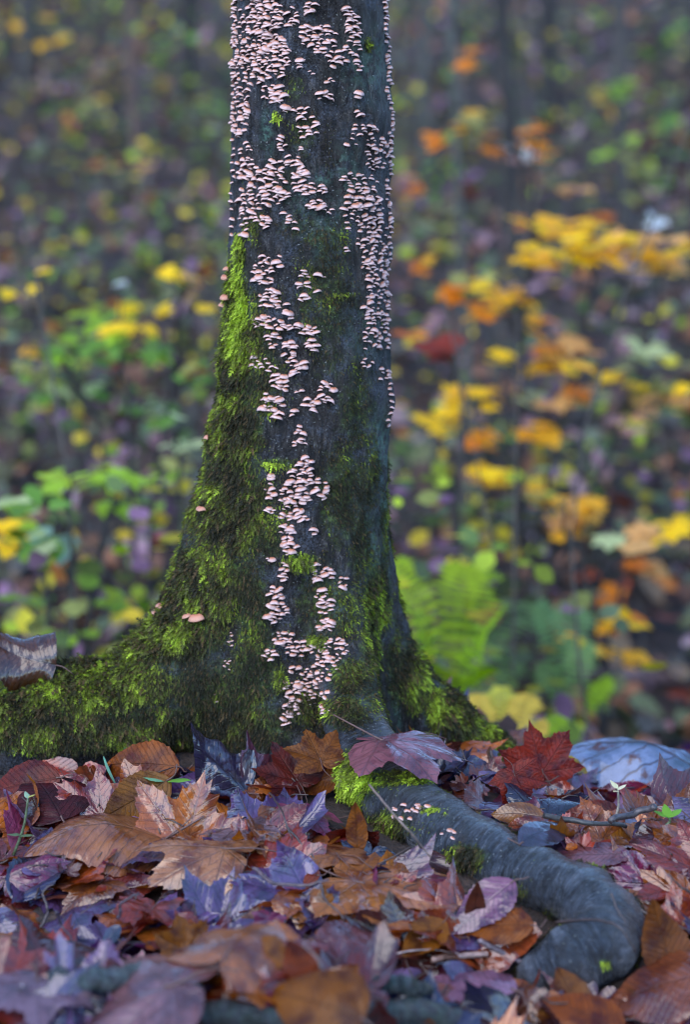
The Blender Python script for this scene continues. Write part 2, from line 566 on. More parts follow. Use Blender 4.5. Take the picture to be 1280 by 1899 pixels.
KNOTS = [(at_y(628, 272, -0.10), 0.03, 0.010), (at_y(716, 742, -0.03), 0.022, 0.012), (at_y(733, 152, 0.0), 0.008, 0.008), (at_y(505, 72, -0.09), 0.016, -0.008), (at_y(600, 290, -0.105), 0.02, -0.008),
         (at_y(560, 1045, -0.14), 0.03, 0.012), (at_y(556, 1090, -0.13), 0.035, -0.012)]


def body(P, parts=False):
    z = P[:, 2]
    cx, rr = np.interp(z, tz, tcx), np.interp(z, tz, tr)
    th = np.arctan2(P[:, 1], P[:, 0] - cx)
    low = smooth(0.45, 0.05, z)
    rr = rr * (1 + 0.012 * np.sin(3 * th + 4 * z) + 0.018 * low * np.sin(7 * th + 1.0))
    t = np.hypot(P[:, 0] - cx, P[:, 1]) - rr
    for kp, kr, ka in KNOTS:
        t = t - ka * np.exp(-((P - kp) ** 2).sum(1) / (kr * kr))
    l, _ = capchain(P, *LEFT, k=0.05)
    r_, _ = capchain(P, *RIGHTR, k=0.04)
    f, s = capchain(P, *FRONT, k=0.015)
    if parts: return t, l, r_, f, s
    d = smin(t, l, 0.07)
    d = smin(d, r_, 0.04)
    return smin(d, f, 0.03)


HS = 0.0046
lo, hi = np.array([-1.02, -0.98, -0.30]), np.array([0.52, 0.26, 1.30])
NB = 8
nblk = np.ceil((hi - lo) / (HS * NB)).astype(int)
cc = [lo[i] + (np.arange(nblk[i]) + .5) * HS * NB for i in range(3)]
CC = np.stack(np.meshgrid(*cc, indexing='ij'), -1).reshape(-1, 3)
dc = body(CC)
shape = nblk * NB + 1
D = np.repeat(np.repeat(np.repeat(dc.reshape(nblk).astype(np.float32), NB, 0), NB, 1), NB, 2)
D = np.pad(D, ((0, 1),) * 3, mode='edge')
act = np.argwhere((np.abs(dc) < HS * NB * 1.25).reshape(nblk))
loc = np.stack(np.meshgrid(*[np.arange(NB + 1)] * 3, indexing='ij'), -1).reshape(-1, 3)
for c0 in range(0, len(act), 400):
    idx = (act[c0:c0 + 400] * NB)[:, None, :] + loc[None]
    idx = idx.reshape(-1, 3)
    D[idx[:, 0], idx[:, 1], idx[:, 2]] = body(lo + idx * HS)
S = D < 0
cnt = np.zeros(tuple(np.array(D.shape) - 1), np.uint8)
for dx in (0, 1):
    for dy in (0, 1):
        for dz in (0, 1):
            cnt += S[dx:D.shape[0] - 1 + dx, dy:D.shape[1] - 1 + dy, dz:D.shape[2] - 1 + dz]
cells = np.argwhere((cnt > 0) & (cnt < 8))
csh = cnt.shape
flat = np.ravel_multi_index(cells.T, csh)
offs = np.array([(dx, dy, dz) for dx in (0, 1) for dy in (0, 1) for dz in (0, 1)])
vals = np.stack([D[cells[:, 0] + o_[0], cells[:, 1] + o_[1], cells[:, 2] + o_[2]] for o_ in offs], 1)
acc, wsum = np.zeros((len(cells), 3)), np.zeros(len(cells))
for i in range(8):
    for j in range(i + 1, 8):
        if np.abs(offs[i] - offs[j]).sum() != 1: continue
        va, vb = vals[:, i], vals[:, j]
        m_ = (va < 0) != (vb < 0)
        t_ = np.where(m_, va / np.where(m_, va - vb, 1), 0)[:, None]
        acc += m_[:, None] * (offs[i] + t_ * (offs[j] - offs[i]))
        wsum += m_
TV = lo + (cells + acc / wsum[:, None]) * HS
TF = []
for ax in range(3):
    sl0, sl1 = [slice(None)] * 3, [slice(None)] * 3
    sl0[ax], sl1[ax] = slice(0, -1), slice(1, None)
    A0, A1 = S[tuple(sl0)], S[tuple(sl1)]
    e = np.argwhere(A0 != A1)
    u_, v_ = (ax + 1) % 3, (ax + 2) % 3
    ok = (e[:, u_] > 0) & (e[:, v_] > 0) & (e[:, u_] < D.shape[u_] - 1) & (e[:, v_] < D.shape[v_] - 1)
    e = e[ok]
    q = []
    for du, dv in ((-1, -1), (0, -1), (0, 0), (-1, 0)):
        c_ = e.copy(); c_[:, u_] += du; c_[:, v_] += dv
        q.append(np.searchsorted(flat, np.ravel_multi_index(c_.T, csh)))
    q = np.stack(q, 1)
    ins = A0[e[:, 0], e[:, 1], e[:, 2]]
    q[~ins] = q[~ins][:, ::-1]
    TF.append(q)
TF = np.vstack(TF)
del D, S, cnt


def vnormals(V, F):
    fn = np.cross(V[F[:, 2]] - V[F[:, 0]], V[F[:, 3]] - V[F[:, 1]])
    N = np.zeros_like(V)
    for k in range(4): np.add.at(N, F[:, k], fn)
    return N / (np.linalg.norm(N, axis=1, keepdims=True) + 1e-12)


TN = vnormals(TV, TF)
t_, l_, r__, f_, along = body(TV, True)
# moss, lichen and root masks laid out on the surface as the photograph shows them
MOSS = [  # px, py, rx, ry, amount, tone
    (447, 470, 12, 45, .75, .85), (440, 560, 26, 90, .95, .85), (425, 680, 45, 110, 1, .65), (430, 800, 62, 90, 1, .5), (425, 940, 85, 110, 1, .42),
    (375, 1090, 105, 90, 1, .48), (300, 1170, 130, 70, 1, .55), (180, 1265, 150, 70, 1, .58), (40, 1320, 130, 65, 1, .5), (400, 1300, 130, 100, .62, .15),
    (330, 1350, 160, 60, .7, .2), (470, 1150, 40, 160, .6, .25), (560, 1040, 34, 16, 1, .95), (640, 860, 60, 50, .42, .1), (640, 960, 60, 70, .5, .15), (690, 870, 22, 120, .5, .55),
    (645, 1255, 45, 45, .75, .5), (770, 1250, 38, 90, .8, .45), (845, 1315, 65, 60, 1, .5), (910, 1375, 55, 40, 1, .65), (700, 1110, 30, 90, .75, .5),
    (640, 1130, 40, 80, .5, .35), (660, 1435, 45, 55, 1, .9), (745, 1440, 75, 18, .85, .85), (715, 1535, 46, 34, 1, .6), (860, 1590, 46, 28, 1, .5), (800, 1500, 30, 8, .6, .7), (940, 1650, 40, 16, .6, .35), (1010, 1700, 30, 20, .5, .3),
    (1122, 1786, 16, 8, .7, .95), (545, 160, 26, 34, .40, .2), (514, 216, 10, 12, .8, .95), (600, 440, 60, 45, .42, .28), (575, 580, 28, 70, .42, .3),
    (632, 546, 26, 4, .9, .95), (600, 500, 60, 50, .35, .25), (620, 690, 60, 30, .35, .3), (682, 84, 10, 14, .6, .7), (520, 1262, 14, 28, 1, 1.0), (590, 1185, 22, 8, 1, .9),
    (500, 860, 60, 14, .6, .7), (500, 1000, 40, 60, .5, .3), (520, 560, 14, 40, .3, .4), (470, 620, 30, 100, .6, .6), (560, 1310, 40, 40, .7, .55), (455, 620, 8, 70, .8, .9), (150, 1355, 260, 45, .95, .4), (430, 1345, 120, 60, .85, .22), (610, 620, 55, 140, .36, .22), (560, 420, 70, 40, .34, .25), (640, 900, 70, 90, .5, .16), (590, 1120, 60, 120, .45, .25), (470, 1250, 60, 120, .6, .2), (560, 250, 40, 60, .38, .25), (600, 560, 70, 120, .46, .25), (660, 760, 50, 120, .46, .22), (670, 1000, 40, 120, .5, .3), (520, 330, 40, 60, .3, .3), (590, 30, 40, 40, .25, .2), (690, 1200, 30, 90, .6, .4), (640, 1320, 60, 40, .75, .5), (690, 1290, 30, 60, .5, .35), (735, 1240, 22, 110, .6, .2), (712, 1000, 14, 160, .45, .25), (480, 700, 60, 120, .5, .4), (470, 420, 24, 50, .4, .4)]
TEAL = [(706, 830, 16, 60, 1), (716, 965, 12, 90, 1), (690, 1010, 14, 50, .7), (704, 1080, 12, 60, .8), (600, 330, 14, 12, 1), (640, 305, 16, 30, .7), (497, 250, 10, 36, .9), (735, 1330, 8, 40, .8),
        (610, 440, 40, 60, .4), (690, 120, 50, 60, .5), (560, 380, 30, 60, .3), (620, 1120, 16, 50, .5), (300, 1210, 60, 30, .5), (650, 330, 20, 60, .5), (680, 620, 40, 60, .35)]


def masks(P, N):
    px, py, w = project(P)
    facing = smooth(-0.35, 0.1, -(N * ((P - CAM) / np.linalg.norm(P - CAM, axis=1, keepdims=True))).sum(1))
    moss, tone, tw = np.zeros(len(P)), np.zeros(len(P)), np.zeros(len(P)) + 1e-6
    for cx, cy, rx, ry, a, tn in MOSS:
        g = a * np.exp(-1.2 * (((px - cx) / rx) ** 2 + ((py - cy) / ry) ** 2) ** 1.3)
        moss = np.maximum(moss, g)
        tone += tn * g ** 2; tw += g ** 2
    tone = tone / tw
    back = 0.8 * smooth(0.75, 0.35, P[:, 2])
    moss = moss * facing + back * (1 - facing)
    tone = tone * facing + 0.45 * (1 - facing)
    teal = np.zeros(len(P))
    for cx, cy, rx, ry, a in TEAL:
        teal = np.maximum(teal, a * np.exp(-1.0 * (((px - cx) / rx) ** 2 + ((py - cy) / ry) ** 2)))
    return moss, tone, teal * facing


rootness = np.clip(smooth(0.01, -0.015, f_ - np.minimum(np.minimum(t_, l_), r__)) * smooth(0.22, 0.08, TV[:, 2]), 0, 1)
mossv, tonev, tealv = masks(TV, TN)
disp = (fbm(TV, 26, 5, 3) - .5) * 0.013 * (1 - .15 * rootness) + (fbm(TV * np.array([1, 1, .3]), 95, 9, 2) - .5) * 0.006 * (1 - .8 * rootness)
disp += (fbm(TV, 70, 21, 2) - .5) * 0.008 * mossv + 0.0003 * rootness * np.sin(along * 300 + 16 * vnoise(TV, 18, 2))
TV = TV + TN * disp[:, None]
TN = vnormals(TV, TF)
tcol = np.stack([mossv, tealv, rootness], 1)

tree = empty('beech_tree', (tcx[3], 0.0, float(ground(tcx[3], 0.0))))
tag(tree, 'mossy tree trunk with flared roots, covered in rows of small pale fungi', 'tree')
base = np.array(tree.location)
part_id = np.zeros(len(TV), int)
dist = np.stack([t_ - 0.012, l_, r__, np.where(TV[:, 2] < 0.06, f_, 9)], 1)
part_id = dist.argmin(1)
part_id[(part_id == 1) & (TV[:, 0] > -0.20)] = 0
fpid = part_id[TF].min(1)
BODY = {}
for k, nm in enumerate(['trunk', 'root', 'root', 'root']):
    sel = TF[fpid == k]
    if not len(sel): continue
    used, inv = np.unique(sel.ravel(), return_inverse=True)
    me = mesh_np(nm, TV[used] - base, inv.reshape(-1, 4), colors=tcol[used], attrs={'along': along[used]})
    me.normals_split_custom_set_from_vertices([tuple(n) for n in TN[used]])
    o = obj(nm, me, M['bark'], tree)
    BODY[k] = o
    if k: o['label'] = ['', 'moss covered root running along the ground from the trunk', 'short mossy root sloping down beside the red leaf', 'smooth blue grey root snaking over the leaf litter'][k]

BVH = BVHTree.FromPolygons([tuple(v) for v in TV], [tuple(f) for f in TF])


def tree_hit(px, py):
    h = BVH.ray_cast(Vector(CAM), Vector(ray(px, py)))
    return (np.array(h[0]), np.array(h[1])) if h[0] is not None else (None, None)


# moss sprigs ------------------------------------------------------------------
def sprigs(n, part, lmin, lmax, seed):
    rs = np.random.default_rng(seed)
    F = TF[fpid == part]
    ctr = TV[F].mean(1)
    ar = np.linalg.norm(np.cross(TV[F[:, 2]] - TV[F[:, 0]], TV[F[:, 3]] - TV[F[:, 1]]), axis=1)
    m_ = mossv[F].mean(1)
    patch = fbm(ctr, 45, 77, 3)
    wgt = np.clip(m_ * 1.15 + (patch - .5) * 1.3 - .12, 0, 1) ** 1.3 * ar
    view = ctr - CAM
    wgt *= np.where((TN[F[:, 0]] * view).sum(1) > 0.45, 0.25, 1.0) * np.where(ctr[:, 2] < ground(ctr[:, 0], ctr[:, 1]) - .02, 0, 1)
    fi = rs.choice(len(F), n, p=wgt / wgt.sum())
    b4 = rs.dirichlet((1, 1, 1, 1), n)
    P = (TV[F[fi]] * b4[:, :, None]).sum(1)
    N = TN[F[fi, 0]]
    tone = tonev[F[fi, 0]]
    down = np.array([0, 0, -1.0]) - N * (-N[:, 2:3])
    rnd = rs.normal(0, 1, (n, 3))
    rnd -= N * (rnd * N).sum(1, keepdims=True)
    T = down * 0.8 + rnd * 0.5 + N * rs.uniform(0.35, 1.0, (n, 1))
    T /= np.linalg.norm(T, axis=1, keepdims=True)
    Wd = np.cross(T, N) + rs.normal(0, .25, (n, 3))
    Wd /= np.linalg.norm(Wd, axis=1, keepdims=True) + 1e-9
    Nn = np.cross(Wd, T)
    L = rs.uniform(lmin, lmax, n) * (0.75 + 0.6 * tone) * np.clip(.25 + 1.0 * m_[fi], .4, 1.1)
    big = (rs.random(n) < 0.06) & (m_[fi] > .5)
    L = np.where(big, L * 1.7, L)
    tris = []
    npair = 4
    sag = rs.uniform(0.1, 0.5, n)

    def pt(a, w, up=0.0):
        return P + T * (L * a)[:, None] + Wd * (L * w)[:, None] + Nn * (L * up)[:, None] + np.array([0, 0, -1.0]) * (L * sag * a * a)[:, None]
    for k in range(npair):
        a = 0.05 + 0.8 * k / npair
        ln = 0.30 * (1 - 0.6 * k / npair)
        for s in (-1, 1):
            tris.append(np.stack([pt(a, 0), pt(a + .20, 0.0), pt(a + .26, s * ln, .08)], 1))
    tris.append(np.stack([pt(.75, -.06), pt(.75, .06), pt(1.05, 0)], 1))
    V = np.stack(tris, 1).reshape(-1, 3)
    nv = len(tris) * 3
    k = np.clip(tone - .16 + rs.normal(0, .2, n) + (fbm(P, 38, 5, 2) - .5) * 1.7, 0, 1)[:, None]
    stops = np.array([0, .3, .55, .8, 1.0])
    cols = np.array([[.018, .018, .008], [.050, .052, .014], [.110, .135, .018], [.21, .28, .022], [.36, .48, .04]])
    C = np.stack([np.interp(k[:, 0], stops, cols[:, i]) for i in range(3)], 1)
    brown = (rs.random(n) < 0.16) & (tone < .65)
    C[brown] = np.array([.085, .055, .022]) * rs.uniform(.5, 1.3, (brown.sum(), 1))
    C *= rs.uniform(0.7, 1.3, (n, 1))
    C = np.repeat(C, nv, 0)
    return V, np.arange(len(V)).reshape(-1, 3), C


for part, n, a, c in ((0, 72000, .004, .009), (1, 38000, .0045, .0105), (2, 12000, .0045, .0105), (3, 11000, .004, .010)):
    if not (fpid == part).any(): continue
    V, F, C = sprigs(n, part, a, c, 40 + part)
    tag(obj('moss', mesh_np('moss', V - base, F, colors=C, smooth_shade=False), M['moss'], BODY[part]), kind='stuff')

# ------------------------------------------------------------------ bracket fungi on the bark
def fungus_mesh(seed, brown=False):
    rs = np.random.default_rng(seed)
    na, V, C = 11, [], []
    a = np.linspace(-0.12 * math.pi, 1.12 * math.pi, na)
    lobes = 1 + 0.10 * np.sin(a * rs.integers(2, 5) + rs.uniform(0, 6)) + rs.normal(0, .03, na)
    prof = [(0.0, .34, 0), (.35, .36, .15), (.65, .27, .45), (.88, .10, .75), (1.0, -.10, 1.0), (.97, -.20, 1.0), (.75, -.12, .95), (.3, -.05, .8)]
    if brown:
        pal = [np.array([.30, .10, .05]), np.array([.42, .16, .09]), np.array([.45, .22, .15])]
    else:
        pal = [np.array([.34, .10, .03]), np.array([.38, .16, .10]), np.array([.56, .39, .37])]
    dp = rs.uniform(.75, 1.0)
    for rho, z, t in prof:
        x = rho * np.cos(a) * lobes
        y = -rho * np.maximum(np.sin(a), -.25) * lobes * dp + 0.12
        zz = z + .06 * np.sin(a * 2 + seed) * rho
        V.append(np.stack([x * .5, y * .55, zz * .78], 1))
        c = pal[0] + (pal[1] - pal[0]) * min(1, t * 2) if t < .5 else pal[1] + (pal[2] - pal[1]) * min(1, (t - .5) * 2.4)
        C.append(np.tile(c, (na, 1)) * rs.uniform(.93, 1.05, (na, 1)))
    V, C = np.vstack(V), np.vstack(C)
    F = []
    for i in range(len(prof) - 1):
        for j in range(na - 1):
            p = i * na + j
            F.append((p, p + na, p + na + 1, p + 1))
    return V, np.array(F), C


FUNGI = [fungus_mesh(s) for s in range(6)]
FUNGI_ME = [mesh_np('bracket_fungus', v, f, colors=c) for v, f, c in FUNGI]
for m_ in FUNGI_ME: m_.materials.append(M['fungus'])

CLUST = {
    'large dense patch around a dark bark hole': [(492, 22, 30, 30, 1), (470, 70, 36, 50, 1), (472, 125, 34, 34, 1), (512, 108, 22, 40, 1), (507, 175, 20, 16, 1), (440, 135, 12, 120, 1), (445, 215, 14, 44, .9), (512, 30, 12, 24, 1), (452, 185, 14, 20, .8), (472, -40, 34, 44, 1), (500, -110, 40, 40, .9), (460, -170, 24, 40, .8)],
    'loose scatter on bluish bark above the knot': [(545, 33, 13, 20, .9), (575, 10, 12, 16, .9), (572, 68, 13, 20, .9), (601, 75, 24, 24, .8), (628, 110, 20, 16, .8), (560, 122, 7, 10, .8), (655, 48, 14, 24, .8), (655, 90, 14, 16, .8), (662, 120, 8, 14, .8), (575, 137, 8, 5, 1), (613, 150, 10, 6, 1), (607, 179, 16, 7, 1), (660, 180, 6, 8, .8), (552, 206, 24, 8, .8), (572, 235, 20, 22, .6), (522, 266, 8, 12, 1), (668, 210, 8, 6, .8), (520, 90, 10, 14, .8), (535, 100, 8, 8, .8), (640, 15, 6, 6, .5), (590, -40, 26, 30, .7), (650, -70, 20, 40, .7), (580, -130, 30, 30, .7)],
    'long dense column below the dark knot': [(668, 240, 14, 14, .9), (690, 245, 12, 10, .9), (654, 266, 12, 10, .6), (690, 290, 13, 32, 1), (712, 285, 8, 28, 1), (672, 348, 28, 24, 1), (682, 392, 32, 30, 1), (692, 440, 27, 34, 1), (646, 400, 7, 36, .9), (642, 460, 5, 8, .9), (692, 482, 22, 24, 1), (702, 520, 20, 34, 1), (695, 580, 19, 32, 1), (690, 630, 18, 20, 1), (680, 672, 14, 6, 1), (712, 694, 10, 9, 1), (655, 330, 20, 8, .9), (700, 550, 20, 12, 1)],
    'scattered rows between green algae stains': [(458, 300, 16, 34, .8), (474, 325, 24, 12, 1), (510, 318, 14, 22, 1), (540, 300, 16, 10, .9), (556, 332, 14, 26, .9), (576, 352, 16, 9, .9), (600, 352, 7, 7, 1), (466, 372, 20, 28, .9), (498, 365, 22, 18, .9), (526, 364, 9, 9, 1), (590, 380, 16, 8, .8), (485, 407, 18, 5, .9), (532, 405, 8, 10, .9), (548, 420, 7, 7, 1), (608, 394, 12, 6, .9), (495, 420, 7, 5, .8), (450, 400, 9, 40, .6), (560, 280, 6, 5, 1), (520, 345, 12, 10, .9)],
    'loose clusters beside the bright moss strip': [(492, 482, 10, 8, 1), (490, 507, 20, 22, 1), (518, 485, 7, 9, .8), (500, 558, 20, 20, 1), (488, 600, 22, 11, 1), (505, 632, 12, 14, .8), (536, 578, 8, 14, 1), (524, 605, 11, 10, 1), (565, 512, 9, 8, 1), (565, 530, 16, 5, .9), (594, 514, 8, 5, 1), (585, 545, 7, 5, 1), (563, 555, 8, 5, 1), (555, 607, 8, 5, 1), (574, 622, 14, 16, .8), (580, 650, 7, 7, .9), (536, 607, 6, 4, 1), (483, 672, 20, 9, .8), (503, 682, 8, 6, .9), (538, 655, 13, 18, .8), (550, 685, 16, 14, .9), (520, 712, 14, 16, .8), (495, 742, 10, 12, .9), (518, 745, 8, 10, .9), (498, 758, 14, 5, .9), (514, 772, 14, 5, .7), (545, 765, 7, 6, 1), (582, 745, 20, 13, .8), (606, 719, 16, 7, .9), (607, 742, 5, 7, 1), (583, 765, 9, 5, .8), (560, 800, 12, 9, .9), (556, 820, 13, 8, 1), (555, 730, 6, 5, 1)],
    'arrow shaped cluster above the moss tuft': [(566, 858, 12, 8, 1), (560, 882, 22, 18, 1), (546, 920, 26, 26, 1), (596, 908, 14, 20, .9), (502, 893, 8, 12, .9), (500, 915, 9, 9, .9), (540, 950, 19, 16, 1), (503, 955, 8, 8, .8), (535, 985, 16, 12, 1), (584, 990, 9, 5, 1), (535, 1015, 14, 12, 1), (506, 1040, 11, 5, .9), (565, 960, 6, 6, .6), (497, 945, 6, 8, .8)],
    'crowded patch at the trunk foot above the root': [(530, 1060, 7, 16, 1), (515, 1110, 16, 22, 1), (508, 1143, 15, 9, 1), (527, 1128, 12, 14, .9), (592, 1062, 14, 16, .9), (612, 1064, 12, 8, .9), (636, 1085, 9, 14, .9), (600, 1120, 13, 26, 1), (604, 1158, 16, 10, 1), (527, 1186, 18, 14, 1), (556, 1203, 26, 13, 1), (500, 1213, 13, 9, 1), (622, 1208, 24, 26, 1), (605, 1230, 24, 16, 1), (588, 1252, 28, 13, 1), (545, 1275, 22, 12, 1), (566, 1288, 28, 20, 1), (541, 1310, 15, 18, 1), (531, 1335, 5, 14, 1), (602, 1288, 10, 6, .9), (604, 1316, 12, 8, .6), (547, 1240, 10, 6, .9)],
}
fung = []   # (position, normal, size, region)
frs = random.Random(5)
for reg, cl in CLUST.items():
    pts = []
    for cx, cy, rx, ry, den in cl:
        y = cy - ry; row = 0
        while y <= cy + ry + .1:
            x = cx - rx + (6.5 if row % 2 else 0)
            while x <= cx + rx + .1:
                qx, qy = x + frs.uniform(-4, 4), y + frs.uniform(-3, 3)
                if ((qx - cx) / (rx + 2)) ** 2 + ((qy - cy) / (ry + 2)) ** 2 <= 1.05 and frs.random() < den and all(abs(qx - a) > 7.0 or abs(qy - c) > 4.2 for a, c in pts):
                    pts.append((qx, qy))
                x += 8.6
            y += 5.8; row += 1
    for qx, qy in pts:
        p, n = tree_hit(qx, qy)
        if p is not None: fung.append((p, n, min(23, 13.6 * math.exp(frs.gauss(0, .28))) * (0.92 if 'column' in reg or 'foot' in reg else 1.0), reg))
for side, ys in ((1, [(-200, 330, 7), (335, 650, 8), (690, 800, 12)]), (-1, [(-200, 250, 8), (260, 450, 15)])):
    for y0, y1, st in ys:
        y = y0
        while y < y1:
            for px in (np.arange(760, 690, -1.5) if side > 0 else np.arange(400, 470, 1.5)):
                p, n = tree_hit(px, y)
                if p is not None:
                    p, n = tree_hit(px - side * frs.uniform(1.5, 7), y)
                    if p is not None: fung.append((p, n, frs.uniform(11, 17), 'fringe along the bare edge of the trunk'))
                    break
            y += st * frs.uniform(.7, 1.4)
for cx, cy, n_ in [(742, 1500, 6), (770, 1492, 5), (830, 1545, 5), (760, 1512, 2), (705, 1405, 3)]:
    for k in range(n_):
        p, n = tree_hit(cx + frs.gauss(0, 13), cy + frs.gauss(0, 5))
        if p is not None: fung.append((p, n, frs.uniform(8, 15), 'sprinkling on the long bare root'))
for cx, cy, n_ in [(430, 1185, 6), (420, 1230, 6), (400, 1295, 4)]:
    for k in range(n_):
        p, n = tree_hit(cx + frs.gauss(0, 5), cy + frs.gauss(0, 6))
        if p is not None: fung.append((p, n, frs.uniform(5, 8), 'tiny specks on dark bark between mossy root and trunk'))


def fungus_matrix(p, n, size, rnd):
    n = np.array(n)
    if n[2] > .6:
        n = n + np.array([0, -.9, 0])
    h = np.array([n[0], n[1], 0.0])
    h /= np.linalg.norm(h) + 1e-9
    s = size * np.dot(p - CAM, FWD) / FPX
    yaw = math.atan2(h[0], -h[1])
    E = Euler((rnd.uniform(-.35, .2), rnd.uniform(-.38, .38), yaw + rnd.uniform(-.2, .2))).to_matrix().to_4x4()
    Sx = Matrix.Diagonal((s, s * rnd.uniform(.8, 1.05), s * rnd.uniform(.75, 1.05), 1))
    return Matrix.Translation(Vector(p)) @ E @ Sx


FG_LABEL = {'fringe along the bare edge of the trunk': 'tiny pale bracket fungus in the fringe along the bare trunk edge',
            'sprinkling on the long bare root': 'small white fungus in the sprinkling on the long bare root',
            'tiny specks on dark bark between mossy root and trunk': 'tiny white fungus speck on dark bark near the mossy root'}
order = sorted(range(len(fung)), key=lambda i: -fung[i][2] * (1 if project(fung[i][0])[1] > 2 else .01))
# the 300 that show largest are objects of their own, the rest is one mass
single = set(order[:300])
RV, RF, RC, ro = [], [], [], 0
for i, (p, n, size, reg) in enumerate(fung):
    k = frs.randrange(6)
    mt = fungus_matrix(p, n, size, frs)
    if i in single:
        o = obj('bracket_fungus', FUNGI_ME[k])
        o.matrix_world = mt
        tag(o, FG_LABEL.get(reg, 'pinkish white bracket fungus in the ' + reg), 'fungus', 'bracket fungi: ' + reg)
    else:
        v, f, c = FUNGI[k]
        m3 = np.array(mt)
        RV.append(v @ m3[:3, :3].T + m3[:3, 3]); RF.append(f + ro); RC.append(c * frs.uniform(.85, 1.05)); ro += len(v)
tag(obj('bracket_fungi', mesh_np('bracket_fungi', np.vstack(RV), np.vstack(RF), colors=np.vstack(RC)), M['fungus']),
    'smaller pinkish white bracket fungi crowding the trunk between the larger ones', 'fungus', kind='stuff')

BRF = [fungus_mesh(20 + s, True) for s in range(3)]
BRF_ME = [mesh_np('brown_bracket', v, f, colors=c) for v, f, c in BRF]
for m_ in BRF_ME: m_.materials.append(M['fungus'])
for px, py, sz, lab in [(364, 1147, 34, 'wide red brown bracket fungus on the mossy flare, beside a smaller one'), (346, 1143, 18, 'small red brown bracket fungus tucked beside a wider one on moss'),
                        (288, 1124, 24, 'pinkish brown bracket fungus on the crest of the mossy root flare, upper of a pair'), (290, 1137, 24, 'pinkish brown bracket fungus on the crest of the mossy root flare, lower of a pair'),
                        (418, 500, 20, 'dark pink brown bracket fungus jutting from trunk edge, top of the upper pair'), (416, 515, 22, 'dark pink brown bracket fungus jutting from trunk edge, bottom of the upper pair'),
                        (416, 553, 22, 'pink brown bracket fungus jutting from trunk edge below another pair, upper one'), (418, 566, 24, 'pink brown bracket fungus jutting from trunk edge below another pair, lower one'),
                        (388, 812, 18, 'small brown bracket fungus on the shaggy moss edge, halfway down the trunk'), (377, 944, 22, 'rounded brown bracket fungus on the shaggy moss edge, above the flare')]:
    p = None
    for dx in range(0, 60, 3):
        p, n = tree_hit(px + dx, py)
        if p is not None: break
    if p is None: continue
    o = obj('brown_bracket_fungus', BRF_ME[frs.randrange(3)])
    p = p - (p - CAM) / np.linalg.norm(p - CAM) * .014 + np.array([-.004 if px < 420 and py < 1000 else 0, 0, 0])
    o.matrix_world = fungus_matrix(p, n, sz, frs)
    tag(o, lab, 'fungus')

# ------------------------------------------------------------------ leaf shapes
HALF = [(0, 1.0), (5, .87), (7.5, .86), (10, .79), (13.5, .78), (17, .69), (24, .64), (29, .68), (32, .75), (36, .75), (39, .83), (43.5, .84), (48, .97), (52.5, .84), (56, .83), (60, .74),
        (65, .73), (70, .64), (76, .59), (82, .63), (87, .64), (91, .69), (99, .80), (104, .67), (110, .62), (116, .54), (128, .46), (140, .38), (152, .32), (165, .26), (176, .14), (180, .03)]


def lobed_flat(rs, rings=(0.12, .3, .5, .68, .84, .94, 1.0)):
    th, rr = [], []
    for s in (1, -1):
        seq = HALF if s == 1 else HALF[1:-1]
        for a, r_ in (seq if s == 1 else seq[::-1]):
            th.append(s * a + rs.normal(0, .7)); rr.append(r_ * rs.uniform(.93, 1.06))
    # add midpoints with slight inward bow, so edges between teeth are curved
    th2, rr2 = [], []
    n = len(th)
    for i in range(n):
        a0, a1 = th[i], th[(i + 1) % n]
        if a1 < a0 - 200: a1 += 360
        if a0 > 170 and a1 < -150: a1 += 360
        th2 += [a0, (a0 + a1) / 2]; rr2 += [rr[i], (rr[i] + rr[(i + 1) % n]) / 2 * .975]
    th, rr = np.radians(np.array(th2)), np.array(rr2)
    V = [np.zeros((1, 2))]
    for t in rings:
        V.append(np.stack([np.sin(th) * rr * t, np.cos(th) * rr * t], 1))
    V = np.vstack(V)
    n = len(th)
    F = []
    for j in range(n):
        F.append((0, 1 + (j + 1) % n, 1 + j))
    for k in range(len(rings) - 1):
        for j in range(n):
            a, c = 1 + k * n + j, 1 + k * n + (j + 1) % n
            F += [(a, c, c + n), (a, c + n, a + n)]
    return V, np.array(F)


def oval_flat(rs, width=.34, rows=26, cols=9, serr=.03, tipk=.85):
    y = np.linspace(0, 1, rows)
    w = width * np.sin(np.pi * y ** tipk) ** .85 * (1 - .12 * y) + .002
    w = w * (1 + serr * np.where(np.arange(rows) % 2, 1, -1)) * rs.uniform(.96, 1.04, rows)
    s = np.linspace(-1, 1, cols)
    X = w[:, None] * s[None]
    Y = y[:, None] + 0 * X - .10 * np.abs(s)[None] * w[:, None]
    V = np.stack([X.ravel(), Y.ravel()], 1)
    F = []
    for i in range(rows - 1):
        for j in range(cols - 1):
            a = i * cols + j
            F += [(a, a + 1, a + 1 + cols), (a, a + 1 + cols, a + cols)]
    return V, np.array(F)


def bend(P, ang, k, x0=0.0):
    d = np.array([math.cos(ang), math.sin(ang), 0])
    u = P @ d - x0
    if abs(k) < 1e-4: return P
    du = np.sin(k * u) / k - u
    dz = (1 - np.cos(k * u)) / k
    nrm = P[:, 2] * np.cos(k * u) - P[:, 2]
    return P + d * (du - P[:, 2] * np.sin(k * u))[:, None] + np.array([0, 0, 1.0]) * (dz + nrm)[:, None]


